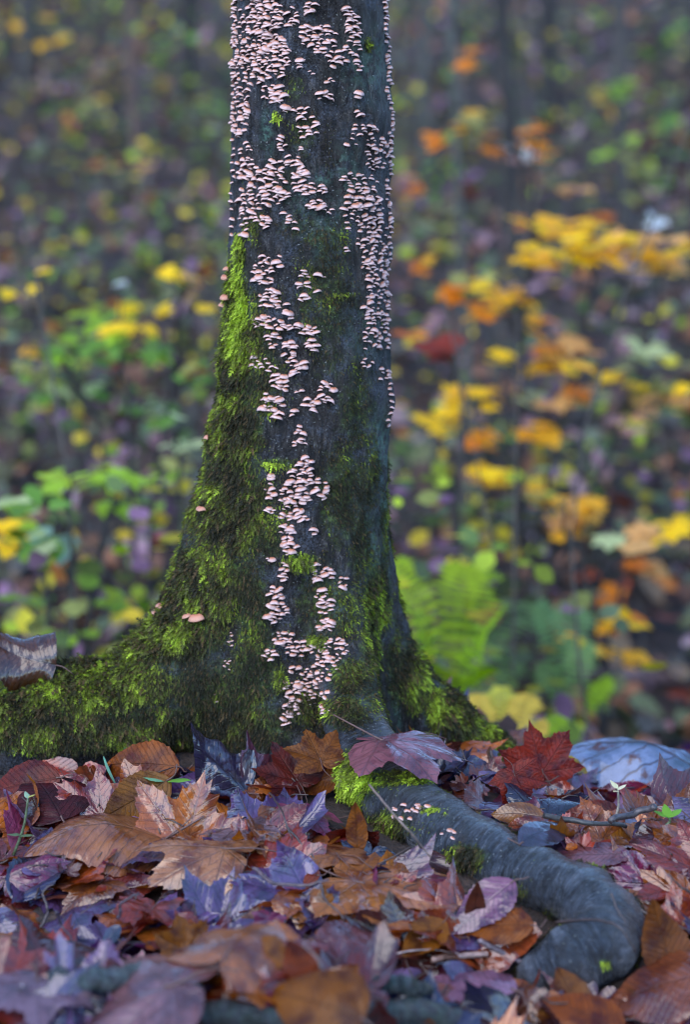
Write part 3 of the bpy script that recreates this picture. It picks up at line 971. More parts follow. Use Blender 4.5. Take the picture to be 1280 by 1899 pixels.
def shape_leaf(flat2, rs, cup=0.0, fold=0.0, curl=(0, 0), wave=.04, tip=0.0, rumple=.02, dome=0.0, ridge=0.0):
    x, y = flat2[:, 0], flat2[:, 1]
    rho = np.hypot(x, y)
    th = np.arctan2(x, y)
    z = cup * rho ** 2 + fold * np.abs(x) + wave * rho ** 1.5 * np.sin(th * rs.integers(3, 7) + rs.uniform(0, 6)) + .6 * wave * rho ** 2 * np.sin(th * rs.integers(8, 13) + rs.uniform(0, 6))
    z = z + rumple * (fbm(np.stack([x, y, 0 * x + rs.uniform(0, 50)], 1), 5.0, int(rs.integers(1e4)), 3) - .5) * 2
    z = z - dome * (x ** 2 + (y - .5) ** 2)
    z = z + ridge * np.cos((y - .75 * np.abs(x)) * 13 * 2 * math.pi) * np.minimum(np.abs(x) * 8, 1)
    P = np.stack([x, y, z], 1)
    P = P - np.array([0, .38, 0])
    if curl[1]: P = bend(P, curl[0], curl[1])
    if tip: P = np.where((P[:, 1] > .1)[:, None], bend(P - np.array([0, .1, 0]), math.pi / 2, tip) + np.array([0, .1, 0]), P)
    return P


def make_leaf(kind, seed, **kw):
    rs = np.random.default_rng(seed)
    if kind == 'palm': f2, F = lobed_flat(rs)
    elif kind == 'oval': f2, F = oval_flat(rs, .33)
    elif kind == 'long': f2, F = oval_flat(rs, .21, 30, 7, .0)
    elif kind == 'broad': f2, F = oval_flat(rs, .46, 40, 21, .0, .72)
    V = shape_leaf(f2, rs, **kw)
    return V, F, f2


STALKS = {}


def leaf_mesh(kind, seed, mat, **kw):
    V, F, f2 = make_leaf(kind, seed, **kw)
    me = mesh_np('leaf_blade', V, F, uv=f2)
    me.materials.append(mat)
    # its stalk, continuing from the base of the blade
    rs = np.random.default_rng(seed + 900)
    b0 = V[0] if kind == 'palm' else V[len(V) // 60]
    L = {'palm': .55, 'oval': .16, 'long': .14, 'broad': .3}[kind]
    q = [b0 + np.array([0, .06, .004]), b0 + np.array([0, -.02, .004]), b0 + np.array([rs.uniform(-.08, .08), -L * .5, rs.uniform(-.02, .10)]), b0 + np.array([rs.uniform(-.2, .2), -L, rs.uniform(-.02, .18)])]
    sv, sf = tube(wob(q, 8), np.linspace(.012, .008, 8), 5)
    sm = mesh_np('stalk', sv, sf)
    sm.materials.append(M['twig'])
    STALKS[me.name] = sm
    return me, V


def variants(kind, mat, n, s0):
    out = []
    rs = np.random.default_rng(s0)
    for i in range(n):
        kw = dict(cup=rs.uniform(-.25, .35), fold=rs.uniform(-.15, .3), curl=(rs.uniform(0, 3.14), rs.uniform(-2.2, 2.6)), wave=rs.uniform(.03, .13), tip=rs.uniform(-1.2, 1.2) if rs.random() < .6 else 0, rumple=rs.uniform(.015, .05))
        if kind != 'palm': kw['ridge'] = rs.uniform(.002, .007)
        out.append(leaf_mesh(kind, s0 + i, mat, **kw))
    return out


LV = {'palm': variants('palm', M['palm'], 12, 100), 'oval': variants('oval', M['pinn'], 14, 200), 'long': variants('long', M['pinn'], 6, 300)}

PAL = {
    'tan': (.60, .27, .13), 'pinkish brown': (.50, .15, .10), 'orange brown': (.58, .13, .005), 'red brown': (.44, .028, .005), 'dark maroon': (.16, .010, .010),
    'purple brown': (.26, .05, .11), 'violet grey': (.21, .14, .29), 'dark slate': (.035, .035, .085), 'rust orange': (.72, .18, .005), 'pale mauve': (.44, .25, .42)}  # violet, slate and mauve tones put bluish sky sheen into the leaf colour

# height of the litter, raised as leaves are laid one on another
HX0, HY0, HC = -1.5, -1.75, 0.01
hxs, hys = np.arange(HX0, 1.5, HC), np.arange(HY0, 1.2, HC)
HG = ground(*np.meshgrid(hxs, hys)).astype(float)
TM = np.zeros(HG.shape, bool)
sel = TV[:, 2] > ground(TV[:, 0], TV[:, 1]) + .004
ti, tj = ((TV[sel, 1] - HY0) / HC).astype(int), ((TV[sel, 0] - HX0) / HC).astype(int)
ok = (ti >= 0) & (tj >= 0) & (ti < TM.shape[0]) & (tj < TM.shape[1])
TM[ti[ok], tj[ok]] = True
TT = np.full(HG.shape, -9.0)
np.maximum.at(TT, (ti[ok], tj[ok]), TV[sel, 2][ok])


def cell(P):
    i = np.clip(((P[:, 1] - HY0) / HC).astype(int), 0, HG.shape[0] - 1)
    j = np.clip(((P[:, 0] - HX0) / HC).astype(int), 0, HG.shape[1] - 1)
    return i, j


def litter_top(x, y):
    i, j = cell(np.array([[x, y]]))
    return HG[i[0], j[0]]


def lay(V, size, x, y, yaw, tx, ty, q=.8, follow=.8, tree_ok=.10):
    """rest a leaf on what lies below; returns its matrix or None"""
    Rz = Matrix.Rotation(yaw, 3, 'Z')
    P0 = V @ np.array(Rz).T * size
    W_ = P0 + np.array([x, y, 0])
    i, j = cell(W_)
    if TM[i, j].mean() > tree_ok: return None
    A = np.stack([P0[:, 0], P0[:, 1], np.ones(len(P0))], 1)
    co, *_ = np.linalg.lstsq(A, HG[i, j], rcond=None)
    ax, ay = math.atan(np.clip(co[1], -.5, .5) * follow) + tx, -math.atan(np.clip(co[0], -.5, .5) * follow) + ty
    Rm = Euler((ax, ay, 0)).to_matrix() @ Rz
    P1 = V @ np.array(Rm).T * size
    W_ = P1 + np.array([x, y, 0])
    i, j = cell(W_)
    z = np.quantile(HG[i, j] - P1[:, 2], q)
    np.maximum.at(HG, (i, j), np.minimum(P1[:, 2] + z + .001, HG[i, j] + .012))
    return Matrix.Translation((x, y, z)) @ Rm.to_4x4() @ Matrix.Scale(size, 4)


# the mass of leaves underneath -------------------------------------------------
LOW = []
rs0 = np.random.default_rng(31)
for s in range(10):
    if s < 4:
        f2, F = lobed_flat(np.random.default_rng(s), rings=(.35, .7, 1.0))
        f2 = f2
    else:
        f2, F = oval_flat(np.random.default_rng(s), .34, 12, 5, .03)
    V = shape_leaf(f2, np.random.default_rng(s + 50), cup=rs0.uniform(-.3, .4), curl=(rs0.uniform(0, 3), rs0.uniform(-1.2, 1.4)), wave=.06, rumple=.04)
    LOW.append((V, F, f2, s < 4))
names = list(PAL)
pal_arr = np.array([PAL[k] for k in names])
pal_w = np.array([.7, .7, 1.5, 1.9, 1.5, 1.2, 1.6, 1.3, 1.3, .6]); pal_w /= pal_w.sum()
MV, MF, MC, MU, mo = [], [], [], [], 0
n_mass = 0
for k in range(1700):
    y = -1.62 + 2.35 * rs0.random()
    x = rs0.uniform(-1.35, 1.35)
    V, F, f2, pm = LOW[rs0.integers(10)]
    size = rs0.uniform(.08, .13) if pm else rs0.uniform(.06, .11)
    mt = lay(V, size, x, y, rs0.uniform(0, 6.28), rs0.normal(0, .15), rs0.normal(0, .15), q=.55, tree_ok=.3)
    if mt is None: continue
    m3 = np.array(mt)
    c = pal_arr[rs0.choice(10, p=pal_w)] * rs0.uniform(.25, .8)  # lower layer darkened in colour for the shade in gaps between leaves
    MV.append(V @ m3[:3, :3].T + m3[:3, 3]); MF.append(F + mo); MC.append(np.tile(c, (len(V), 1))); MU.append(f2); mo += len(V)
tag(obj('leaf_litter', mesh_np('leaf_litter', np.vstack(MV), np.vstack(MF), colors=np.vstack(MC), uv=np.vstack(MU)), M['litter']),
    'deep layer of wet brown and purple leaves covering the forest floor', 'leaf litter', kind='stuff')

# single fallen leaves -----------------------------------------------------------
SHAPE_WORD = {'palm': 'lobed', 'oval': 'oval', 'long': 'narrow'}


def put_leaf(me, mt, color, label, group=None, stalk=True, stalk_col=(.10, .05, .04)):
    o = obj('fallen_leaf', me, color=color)
    o.matrix_world = mt
    tag(o, label, 'leaf', group)
    if stalk and me.name in STALKS:
        st = obj('stalk', STALKS[me.name], None, o, color=stalk_col)
    return o


LAND = [((715, 1655), 'the large flat tan leaf'), ((175, 1556), 'the arched tan leaf'), ((365, 1612), 'the down curled tan leaf'), ((440, 1792), 'the big folded leaf'), ((1004, 1430), 'the upright red leaf'),
        ((1172, 1450), 'the domed silver leaf'), ((770, 1400), 'the leaf draped over the root'), ((250, 1450), 'the glowing orange arched leaf'), ((868, 1832), 'the broad mauve leaf'), ((548, 1525), 'the rosy pink leaf'),
        ((415, 1420), 'the crumpled blue black leaf'), ((950, 1640), 'the middle of the bare root'), ((1150, 1760), 'the bent root end'), ((100, 1850), 'the slate branch in the litter'), ((1120, 1570), 'the comb-veined leaves'),
        ((60, 1700), 'the curly dark stalk'), ((1240, 1690), 'the thin twig past the root bend'), ((1215, 1838), 'the rusty pink veined leaf'), ((30, 1560), 'the slender seedling'), ((668, 1755), 'the ribbed purple leaf')]
LANDP = np.array([on_ground(a, c, .04) for (a, c), _ in LAND])
n_single = 0
tries = 0
while n_single < 255 and tries < 3000:
    tries += 1
    px, py = rs0.uniform(-60, 1340), 1395 + 520 * rs0.random() ** .9
    p = on_ground(px, py, .045)
    kind = rs0.choice(['palm', 'oval', 'long'], p=[.42, .46, .12])
    me, V = LV[kind][rs0.integers(len(LV[kind]))]
    size = {'palm': rs0.uniform(.055, .115), 'oval': rs0.uniform(.055, .105), 'long': rs0.uniform(.06, .11)}[kind]
    if 960 < px < 1190 and 1690 < py < 1850: continue
    up = rs0.random() < .24
    tx = rs0.normal(.08, .16) + (rs0.uniform(.4, 1.0) if up else 0)
    mt = lay(V, size, p[0], p[1], rs0.uniform(0, 6.28), tx, rs0.normal(0, .18), q=.5 if up else .66)
    if mt is None: continue
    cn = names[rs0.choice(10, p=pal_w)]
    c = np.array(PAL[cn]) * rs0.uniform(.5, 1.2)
    near = LAND[int(np.linalg.norm(LANDP - np.array(mt.translation), axis=1).argmin())][1]
    big = 'small ' if size < .072 else ''
    lab = '%s%s %s leaf %s near %s' % (big, cn, SHAPE_WORD[kind], 'propped up' if up else 'lying flat', near)
    put_leaf(me, mt, c, lab, lab.replace('leaf', 'leaves', 1), stalk=rs0.random() < .5)
    n_single += 1

# torn scraps and tiny leaves on top
MV, MF, MC, MU, mo = [], [], [], [], 0
for k in range(420):
    y = -1.0 + 1.1 * rs0.random()
    x = rs0.uniform(-.7, .7)
    V, F, f2, pm = LOW[rs0.integers(10)]
    mt = lay(V, rs0.uniform(.016, .042), x, y, rs0.uniform(0, 6.28), rs0.normal(.1, .35), rs0.normal(0, .35), q=.5, tree_ok=.05)
    if mt is None: continue
    m3 = np.array(mt)
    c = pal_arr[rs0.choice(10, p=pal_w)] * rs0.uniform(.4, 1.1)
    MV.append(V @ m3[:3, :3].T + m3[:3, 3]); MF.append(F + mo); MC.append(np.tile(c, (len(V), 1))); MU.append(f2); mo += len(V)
tag(obj('leaf_scraps', mesh_np('leaf_scraps', np.vstack(MV), np.vstack(MF), colors=np.vstack(MC), uv=np.vstack(MU)), M['litter']),
    'torn scraps and tiny leaves strewn over the larger fallen leaves', 'leaf litter', kind='stuff')

# crumbs and broken stalks between the leaves
DV, DF, do = [], [], 0
for k in range(420):
    x, y = rs0.uniform(-.75, .75), rs0.uniform(-1.0, .05)
    i, j = cell(np.array([[x, y]]))
    if TM[i[0], j[0]]: continue
    L, a = rs0.uniform(.008, .045), rs0.uniform(0, 6.28)
    p = np.array([x, y, HG[i[0], j[0]] + .004])
    d = np.array([math.cos(a), math.sin(a), rs0.normal(.1, .3)]) * L
    v, f = tube(np.array([p, p + d * .5 + rs0.normal(0, .003, 3), p + d]), [rs0.uniform(.0007, .0018), .0012, .0007], 4)
    DV.append(v); DF.append(f + do); do += len(v)
tag(obj('litter_debris', mesh_np('litter_debris', np.vstack(DV), np.vstack(DF)), M['debris']), 'fine dark bits of stalk and twig strewn through the wet leaves', 'debris', kind='stuff')

# leaves that stand out: px, py (middle), width px, kind, colour, in-plane turn, lean towards the camera, roll, lift, shape, label
deg = R
SPEC = [
    (715, 1655, 285, 'palm', (.68, .34, .22), 250, 6, 4, .012, dict(cup=-.10, wave=.05, rumple=.03), 'large tan lobed leaf lying flat beside the smooth root'),
    (175, 1556, 262, 'broad', (.54, .27, .18), 100, 12, -3, .02, dict(dome=.8, wave=.02, rumple=.02), 'large smooth tan leaf arched like a low roof'),
    (365, 1612, 250, 'palm', (.62, .33, .22), 75, 7, 3, .012, dict(cup=-.2, curl=(.3, -.9), wave=.06), 'tan lobed leaf with down curled tips and a long dark stalk'),
    (440, 1792, 270, 'palm', (.56, .26, .17), 330, 20, 6, .02, dict(cup=-.3, fold=-.35, wave=.04), 'big pinkish tan leaf folded into a peak in front of a slate twig'),
    (345, 1742, 128, 'palm', (.42, .13, .015), 10, 68, -4, .03, dict(cup=.1, wave=.05, rumple=.04), 'ragged bright orange brown leaf standing upright'),
    (1003, 1400, 175, 'palm', (.42, .014, .004), 20, 78, 4, .055, dict(cup=.1, wave=.04), 'dark red toothed maple leaf standing upright beside the silver leaf'),
    (962, 1452, 120, 'palm', (.40, .014, .004), 200, 70, -8, .035, dict(cup=-.3, fold=.2, wave=.05), 'dark red lobed leaf tilted at the foot of another upright red leaf'),
    (1172, 1445, 330, 'broad', (.36, .44, .62), 72, 20, 4, .03, dict(dome=.55, fold=-.42, wave=.07, rumple=.05, ridge=.0015, curl=(.6, -.5)), 'big domed silver blue leaf with dark veins'),
    (765, 1392, 245, 'palm', (.42, .21, .24), 265, 3, 12, .075, dict(dome=.3, wave=.06, rumple=.03), 'wet purple leaf draped over the start of the root'),
    (590, 1392, 135, 'palm', (.40, .16, .075), 30, 45, 10, .055, dict(cup=-.12, fold=.15, wave=.05), 'brown toothed leaf leaning against the foot of the trunk'),
    (255, 1478, 125, 'oval', (.40, .16, .035), 130, 60, 6, .02, dict(cup=.2, ridge=.006, wave=.03), 'amber oval leaf with comb-like veins propped on its edge'),
    (262, 1414, 150, 'oval', (.52, .12, .012), 85, 62, 3, .02, dict(cup=-.5, ridge=.006), 'glowing orange arched leaf against the mossy trunk base'),
    (668, 1755, 165, 'oval', (.28, .13, .14), 285, 16, -4, .012, dict(cup=-.6, ridge=.012, rumple=.05), 'wet ribbed purple leaf humped over'),
    (868, 1832, 180, 'oval', (.48, .28, .38), 60, 10, 2, .012, dict(cup=-.3, ridge=.006), 'broad mauve leaf lying below the bent end of the root'),
    (548, 1525, 180, 'palm', (.55, .22, .32), 170, 8, 5, .012, dict(cup=-.25, wave=.06), 'rosy pink lobed leaf with pale veins'),
    (415, 1408, 120, 'broad', (.045, .035, .07), 60, 35, 8, .03, dict(cup=.5, wave=.25, rumple=.2), 'crumpled blue black leaf below the mossy trunk'),
    (495, 1390, 95, 'oval', (.05, .04, .09), 80, 50, -12, .05, dict(cup=-.4, wave=.14, rumple=.06), 'shiny dark blue leaf curling against the trunk base'),
    (540, 1420, 150, 'palm', (.20, .03, .025), 40, 45, 6, .02, dict(cup=.2, fold=.2, wave=.08), 'deep red leaf with torn points beneath the brown toothed leaf'),
    (662, 1535, 42, 'long', (.50, .14, .02), 5, 80, 2, .03, dict(cup=.2, wave=.03), 'narrow orange leaf scrap standing on end beside the moss'),
    (882, 1680, 40, 'long', (.16, .05, .035), 350, 82, -6, .035, dict(cup=.3, wave=.03), 'narrow dark brown leaf tip poking up before the root'),
    (1238, 1740, 100, 'oval', (.34, .10, .03), 35, 55, 12, .03, dict(cup=.4, wave=.05), 'orange brown leaf leaning on the bend of the root'),
    (1062, 1838, 70, 'oval', (.36, .16, .08), 20, 66, -8, .03, dict(cup=-.4, fold=.3, wave=.06), 'tan folded leaf standing in front of the root end'),
    (100, 1480, 150, 'broad', (.10, .025, .03), 30, 40, 5, .02, dict(cup=-.5, wave=.06), 'wet dark maroon leaf with a pale midrib'),
    (40, 1455, 150, 'oval', (.28, .03, .015), 95, 50, 0, .025, dict(cup=-.4, wave=.03), 'deep red drooping leaf beside the tall seedling'),
    (130, 1392, 110, 'palm', (.26, .10, .10), 20, 62, 20, .035, dict(cup=.5, fold=.4, wave=.08), 'rolled purple brown leaf below the mossy side root'),
    (78, 1383, 46, 'palm', (.42, .50, .42), 60, 48, 0, .045, dict(cup=.1, wave=.05), 'small pale green leaf resting on orange leaves'),
    (30, 1385, 90, 'oval', (.26, .15, .22), 60, 50, 0, .02, dict(cup=-.1, ridge=.005), 'lavender oval leaf propped beside small pale green leaf'),
    (450, 1545, 170, 'palm', (.30, .20, .22), 200, 6, -3, .01, dict(cup=-.1, wave=.08, rumple=.05), 'pale mauve crinkled leaf behind the tan lobed leaf'),
    (620, 1590, 190, 'palm', (.58, .30, .20), 20, 10, 6, .02, dict(cup=-.35, wave=.04), 'tan leaf arched over behind the large flat tan leaf'),
    (590, 1870, 190, 'broad', (.36, .15, .07), 70, 52, 5, .06, dict(cup=-.5, wave=.04), 'brown leaf rising between two slate grey branches'),
    (255, 1868, 300, 'palm', (.34, .20, .22), 80, 14, -12, .05, dict(cup=-.3, wave=.06), 'big mauve leaf spread over the foreground litter'),
    (70, 1850, 240, 'palm', (.32, .22, .28), 190, 10, 4, .04, dict(cup=-.1, wave=.08), 'pale violet leaf beside the bigger mauve leaf'),
    (1215, 1838, 190, 'broad', (.34, .14, .10), 80, 20, -14, .03, dict(cup=-.35, ridge=.005), 'rusty pink veined leaf near the root end'),
    (1085, 1885, 150, 'oval', (.42, .12, .05), 60, 40, 6, .04, dict(cup=-.3, wave=.05), 'rust leaf lying under the veined rusty pink leaf'),
    (560, 1790, 70, 'oval', (.36, .06, .02), 15, 72, -8, .03, dict(cup=.2, ridge=.004), 'small round red brown leaf standing beside the ribbed purple leaf'),
    (480, 1770, 110, 'oval', (.48, .15, .02), 110, 50, 4, .025, dict(cup=-.2, ridge=.004), 'small bright orange leaf behind the big folded leaf'),
    (790, 1735, 90, 'oval', (.48, .16, .025), 130, 45, -10, .03, dict(cup=.3, fold=.3), 'cupped orange leaf below the large flat tan leaf'),
    (925, 1715, 130, 'oval', (.50, .13, .02), 85, 40, 3, .025, dict(cup=-.35, wave=.04), 'long orange leaf in front of the root bend'),
    (900, 1680, 120, 'oval', (.36, .18, .26), 120, 34, -10, .03, dict(cup=-.15, ridge=.003), 'glossy pink violet leaf touching the root side'),
    (1100, 1585, 150, 'oval', (.34, .17, .18), 85, 8, 2, .012, dict(cup=-.1, ridge=.008), 'pinkish comb-veined leaf in front of the silver leaf'),
    (1105, 1515, 110, 'oval', (.24, .04, .03), 70, 52, -4, .025, dict(cup=-.2, ridge=.008), 'dark red comb-veined leaf propped before the silver leaf'),
    (960, 1510, 100, 'oval', (.48, .17, .02), 85, 35, 10, .02, dict(cup=-.25), 'amber leaf below the upright red leaves'),
    (1010, 1540, 110, 'long', (.10, .10, .16), 320, 30, 8, .03, dict(cup=-.5), 'rolled slate blue leaf between root and silver leaf'),
    (540, 1620, 110, 'oval', (.36, .035, .015), 80, 45, 0, .02, dict(cup=-.3), 'vivid red curled leaf under the dark stalks'),
    (590, 1445, 90, 'oval', (.50, .13, .015), 110, 60, 6, .03, dict(cup=-.7, wave=.1), 'curled orange leaf against the mossy root'),
]
for k, (px, py, wpx, kind, colr, yaw, lean, roll, lift, kw, lab) in enumerate(SPEC):
    dry = '_dry' if lean >= 40 and 'blue' not in lab else ''      # leaves standing up have shed their water
    mat = M['silver'] if 'silver blue' in lab else M[('palm' if kind == 'palm' else 'pinn') + dry]
    me, V = leaf_mesh(kind, 600 + k, mat, **kw)
    P = on_ground(px, py, lift + .03)
    Rm = Euler((0, deg(roll), 0)).to_matrix() @ Euler((deg(lean), 0, 0)).to_matrix() @ Matrix.Rotation(deg(yaw), 3, 'Z')
    P1 = V @ np.array(Rm).T
    w = np.ptp(P1[:, 0])
    size = wpx * np.dot(P - CAM, FWD) / FPX / w
    P1 = P1 * size
    # stand it on the litter with its lower edge, keeping the ray through its middle
    d = ray(px, py)
    mid = (P1.max(0) + P1.min(0)) / 2
    best, bq = P, 9
    for t in np.linspace(1.6, 3.4, 181):
        Q = CAM + d * t - mid
        Wp = P1 + Q
        i, j = cell(Wp)
        Hh = HG[i, j]
        if lift > .05: Hh = np.maximum(Hh, np.where(TM[i, j], TT[i, j], -9))
        gap = np.quantile(Wp[:, 2] - Hh, .12)
        if abs(gap) < bq: bq, best = abs(gap), Q
    Wp = P1 + best
    i, j = cell(Wp)
    put_leaf(me, Matrix.Translation(Vector(best)) @ Rm.to_4x4() @ Matrix.Scale(size, 4), colr, lab)

# leaf on the mossy side root
me, V = leaf_mesh('broad', 700, M['pinn'], cup=.2, fold=.5, curl=(0.2, -4.2), wave=.10, rumple=.05)
p, n = tree_hit(60, 1262)
if p is not None:
    o = put_leaf(me, Matrix.Translation(Vector(p) + Vector((0, .0, .030))) @ Euler((R(62), R(-8), 0)).to_matrix().to_4x4() @ Matrix.Rotation(R(70), 4, 'Z') @ Matrix.Scale(.095, 4), (.13, .040, .014), 'curled glossy brown leaf sitting on top of the mossy side root')

# ------------------------------------------------------------------ twigs, branches, blades and seedlings on the floor
def ground_line(pix, lift):
    out = []
    for k, (px, py) in enumerate(pix):
        lf = lift[k] if isinstance(lift, (list, tuple)) else lift
        d = ray(px, py)
        t = np.linspace(1.5, 3.6, 700)
        P = CAM + d * t[:, None]
        i, j = cell(P)
        hit = np.nonzero(P[:, 2] < HG[i, j] + lf)[0]
        out.append(P[hit[0]] if len(hit) else on_ground(px, py, lf))
    return np.array(out)


def twig(name, pix, rpx, color, label, cat, lift=.01, mat=None, taper=.5, sides=7, amp=.001):
    P = ground_line(pix, lift)
    thick = name == 'fallen_branch'
    Q = wob(P, (9 if thick else 5) * len(P), amp, len(label))
    rr = rpx * 2.6 / FPX
    rad = np.linspace(rr, rr * taper, len(Q))
    if thick:
        rad = rad * (1 + .10 * np.sin(np.linspace(0, 9, len(Q)) + len(label)) + np.random.default_rng(len(label)).normal(0, .04, len(Q)))
    sv, sf = tube(Q - P[0], rad, sides)
    if thick:
        sv = sv + (fbm(sv + P[0], 90, 4, 2) - .5)[:, None] * .006
        me = mesh_np(name, sv, sf, colors=np.tile([.05, .25, .75], (len(sv), 1)), attrs={'along': np.linspace(0, .3, len(sv))})
        o = obj(name, me, M['bark'], None, P[0], color)
    else:
        o = obj(name, mesh_np(name, sv, sf), mat or M['twig'], None, P[0], color)
    return tag(o, label, cat)


SLATE, DARK = (.10, .115, .14), (.035, .022, .02)
twig('fallen_branch', [(105, 1818), (200, 1815), (270, 1806), (330, 1835)], 20, SLATE, 'slate grey branch with dark cracks half buried under leaves', 'branch', .004, taper=.8, sides=12, amp=.0012)
twig('fallen_branch', [(375, 1878), (470, 1880), (560, 1892)], 20, SLATE, 'slate branch end beside the big folded leaf', 'branch', .012, taper=.9, sides=12, amp=.0012)
twig('fallen_branch', [(655, 1885), (760, 1878), (880, 1898)], 22, SLATE, 'slate branch passing below the broad mauve leaf', 'branch', .012, taper=.9, sides=12, amp=.0012)
twig('fallen_branch', [(700, 1822), (760, 1828), (800, 1838)], 14, (.13, .16, .17), 'short greenish grey branch piece beside the broad mauve leaf', 'branch', .012, taper=.9, sides=10, amp=.002)
twig('twig', [(1030, 1710), (1110, 1706), (1150, 1722), (1182, 1765)], 3.2, DARK, 'thin dark forked twig crossing the bent root', 'twig', [.06, .085, .085, .05])
twig('twig', [(1134, 1656), (1150, 1690), (1162, 1715)], 2.4, DARK, 'short straight dark twig standing on the bent root', 'twig', [.10, .09, .08])
twig('twig', [(1175, 1680), (1230, 1705), (1290, 1730)], 2.8, DARK, 'thin dark twig lying behind the orange leaf at root bend', 'twig', .03)
twig('twig', [(470, 1610), (520, 1640), (580, 1640), (612, 1628)], 4.0, (.07, .045, .05), 'long dark leaf stalk with thick end, arching over litter', 'twig', [.03, .045, .045, .05])
twig('twig', [(595, 1640), (608, 1670), (640, 1705)], 2.6, DARK, 'short dark stalk dropping from the thick stalk end', 'twig', .03)
twig('twig', [(75, 1720), (90, 1690), (78, 1655), (100, 1640)], 3.0, DARK, 'curly dark stalk rising from the litter', 'twig', [.01, .03, .045, .05])
twig('twig', [(104, 1690), (120, 1720), (133, 1745)], 3.0, (.03, .02, .03), 'straight dark stalk leaning beside the curly stalk', 'twig', [.045, .02, .005])
twig('twig', [(218, 1700), (228, 1675), (255, 1658)], 3.2, (.03, .02, .03), 'bent dark stalk standing behind the orange upright leaf', 'twig', [.01, .03, .04])
twig('twig', [(530, 1530), (560, 1565), (590, 1600)], 2.6, DARK, 'dark stalk of the rosy pink leaf', 'twig', .02)
twig('twig', [(800, 1778), (860, 1772), (905, 1768)], 6.5, (.20, .13, .11), 'pale brown stick in front of the root bend', 'twig', .014, taper=.85)
twig('twig', [(890, 1740), (930, 1765), (985, 1790)], 6, (.13, .10, .12), 'grey stick slanting towards the root end', 'twig', .014, taper=.8)
twig('twig', [(1215, 1495), (1178, 1506), (1130, 1520)], 7, (.04, .032, .035), 'broken dark stick in front of the silver leaf', 'twig', .035, taper=.9)
twig('twig', [(685, 1455), (740, 1520), (800, 1590)], 2.4, (.16, .11, .09), 'thin pale twig lying across the mossy root', 'twig', [.10, .10, .05])
twig('twig', [(362, 1358), (392, 1400), (402, 1416)], 3.0, (.62, .42, .16), 'straw yellow stalk leaning against the trunk base', 'twig', [.075, .045, .03])
twig('twig', [(402, 1412), (410, 1440)], 5.0, (.45, .10, .02), 'short red orange stem end at the foot of the straw stalk', 'twig', [.03, .01])
twig('twig', [(500, 1470), (525, 1510), (540, 1560)], 2.2, DARK, 'thin dark twig in the hollow above the pink leaf', 'twig', .03)
twig('twig', [(1010, 1512), (1080, 1522), (1160, 1530)], 6, (.03, .03, .03), 'mossy dark stick lying before the silver leaf', 'twig', .012, taper=.7, amp=.001)
twig('twig', [(720, 1770), (790, 1760), (850, 1770)], 2.2, (.2, .15, .14), 'hair thin pale stalk near the ribbed purple leaf', 'twig', .02)


def blade(pix, lift, wpx, color, label):
    P = ground_line(pix, lift)
    P[:, 1] = P[-1, 1]
    Q = wob(np.array([at_y(px, py, P[-1, 1]) for px, py in pix]), 8)
    w = wpx * 2.8 / FPX * np.sin(np.linspace(.25, math.pi - .55, 8))
    A = Q - Q[-1]
    V = np.vstack([A + np.array([1, 0, 0]) * w[:, None], A + np.array([0, -.0015, 0]), A - np.array([1, 0, 0]) * w[:, None]])
    F = []
    for i in range(7):
        for s in (0, 8): F += [(i + s, i + 1 + s, i + 9 + s), (i + s, i + 9 + s, i + 8 + s)]
    o = obj('grass_blade', mesh_np('grass_blade', V, np.array(F)), M['far_leaf'], None, Q[-1], color)
    tag(o, label, 'grass')


blade([(192, 1402), (200, 1425), (213, 1452)], 0, 3, (.18, .42, .30), 'pale green grass blade leaning beside the orange arched leaf')
blade([(231, 1385), (235, 1410), (236, 1436)], 0, 4, (.07, .16, .07), 'dark green upright grass blade before the orange arched leaf')


def seedling(base_px, top_px, leaves, col_stem, label, h_lift=.02):
    B = ground_line([base_px], 0.0)[0]
    T = at_y(*top_px, B[1])
    r_ = empty('seedling', B)
    tag(r_, label, 'seedling')
    Q = wob(np.array([B, (B + T) / 2 + np.array([.004, 0, 0]), T]), 8) - B
    sv, sf = tube(Q, np.linspace(.0022, .0014, 8), 6)
    obj('stem', mesh_np('stem', sv, sf), M['twig'], r_, color=col_stem)
    for (px, py, w, yaw, tilt, c) in leaves:
        L = at_y(px, py, B[1] - .005) - B
        o = obj('leaf', SMALL_LEAF, None, r_, L, c)
        o.rotation_euler = (tilt, 0, yaw)
        o.scale = (w * 2.7 / FPX,) * 3


v, f, f2 = make_leaf('oval', 801, cup=-.2, wave=.03)
SMALL_LEAF = mesh_np('seedling_leaf', v + np.array([0, .38, 0]), f, uv=f2)
SMALL_LEAF.materials.append(M['far_leaf'])
seedling((25, 1585), (52, 1478), [(52, 1480, 16, .6, .9, (.25, .38, .25)), (52, 1478, 14, -1.4, .5, (.45, .45, .12)), (38, 1548, 26, 1.5, .2, (.10, .16, .08)), (36, 1550, 26, -1.4, .2, (.10, .16, .08))], (.05, .07, .03), 'slender dark green seedling with two small pale top leaves')
seedling((306, 1490), (308, 1445), [(308, 1448, 62, 1.35, .35, (.16, .36, .20)), (310, 1448, 50, -1.9, .3, (.14, .34, .05))], (.08, .11, .04), 'tiny seedling with two narrow bright green leaves')
seedling((1137, 1530), (1146, 1462), [(1146, 1462, 22, .8, .8, (.62, .60, .36)), (1146, 1464, 20, -1.2, .6, (.60, .58, .40)), (1146, 1466, 18, 2.6, .3, (.55, .5, .3))], (.18, .15, .12), 'pale cream seedling standing before the silver leaf')
seedling((1235, 1530), (1240, 1515), [(1240, 1515, 34, 1.2, .5, (.12, .30, .03)), (1240, 1515, 34, -1.0, .5, (.14, .32, .04)), (1240, 1516, 30, .2, .9, (.13, .30, .03))], (.07, .10, .04), 'small bright green sprout beside the broken dark stick')

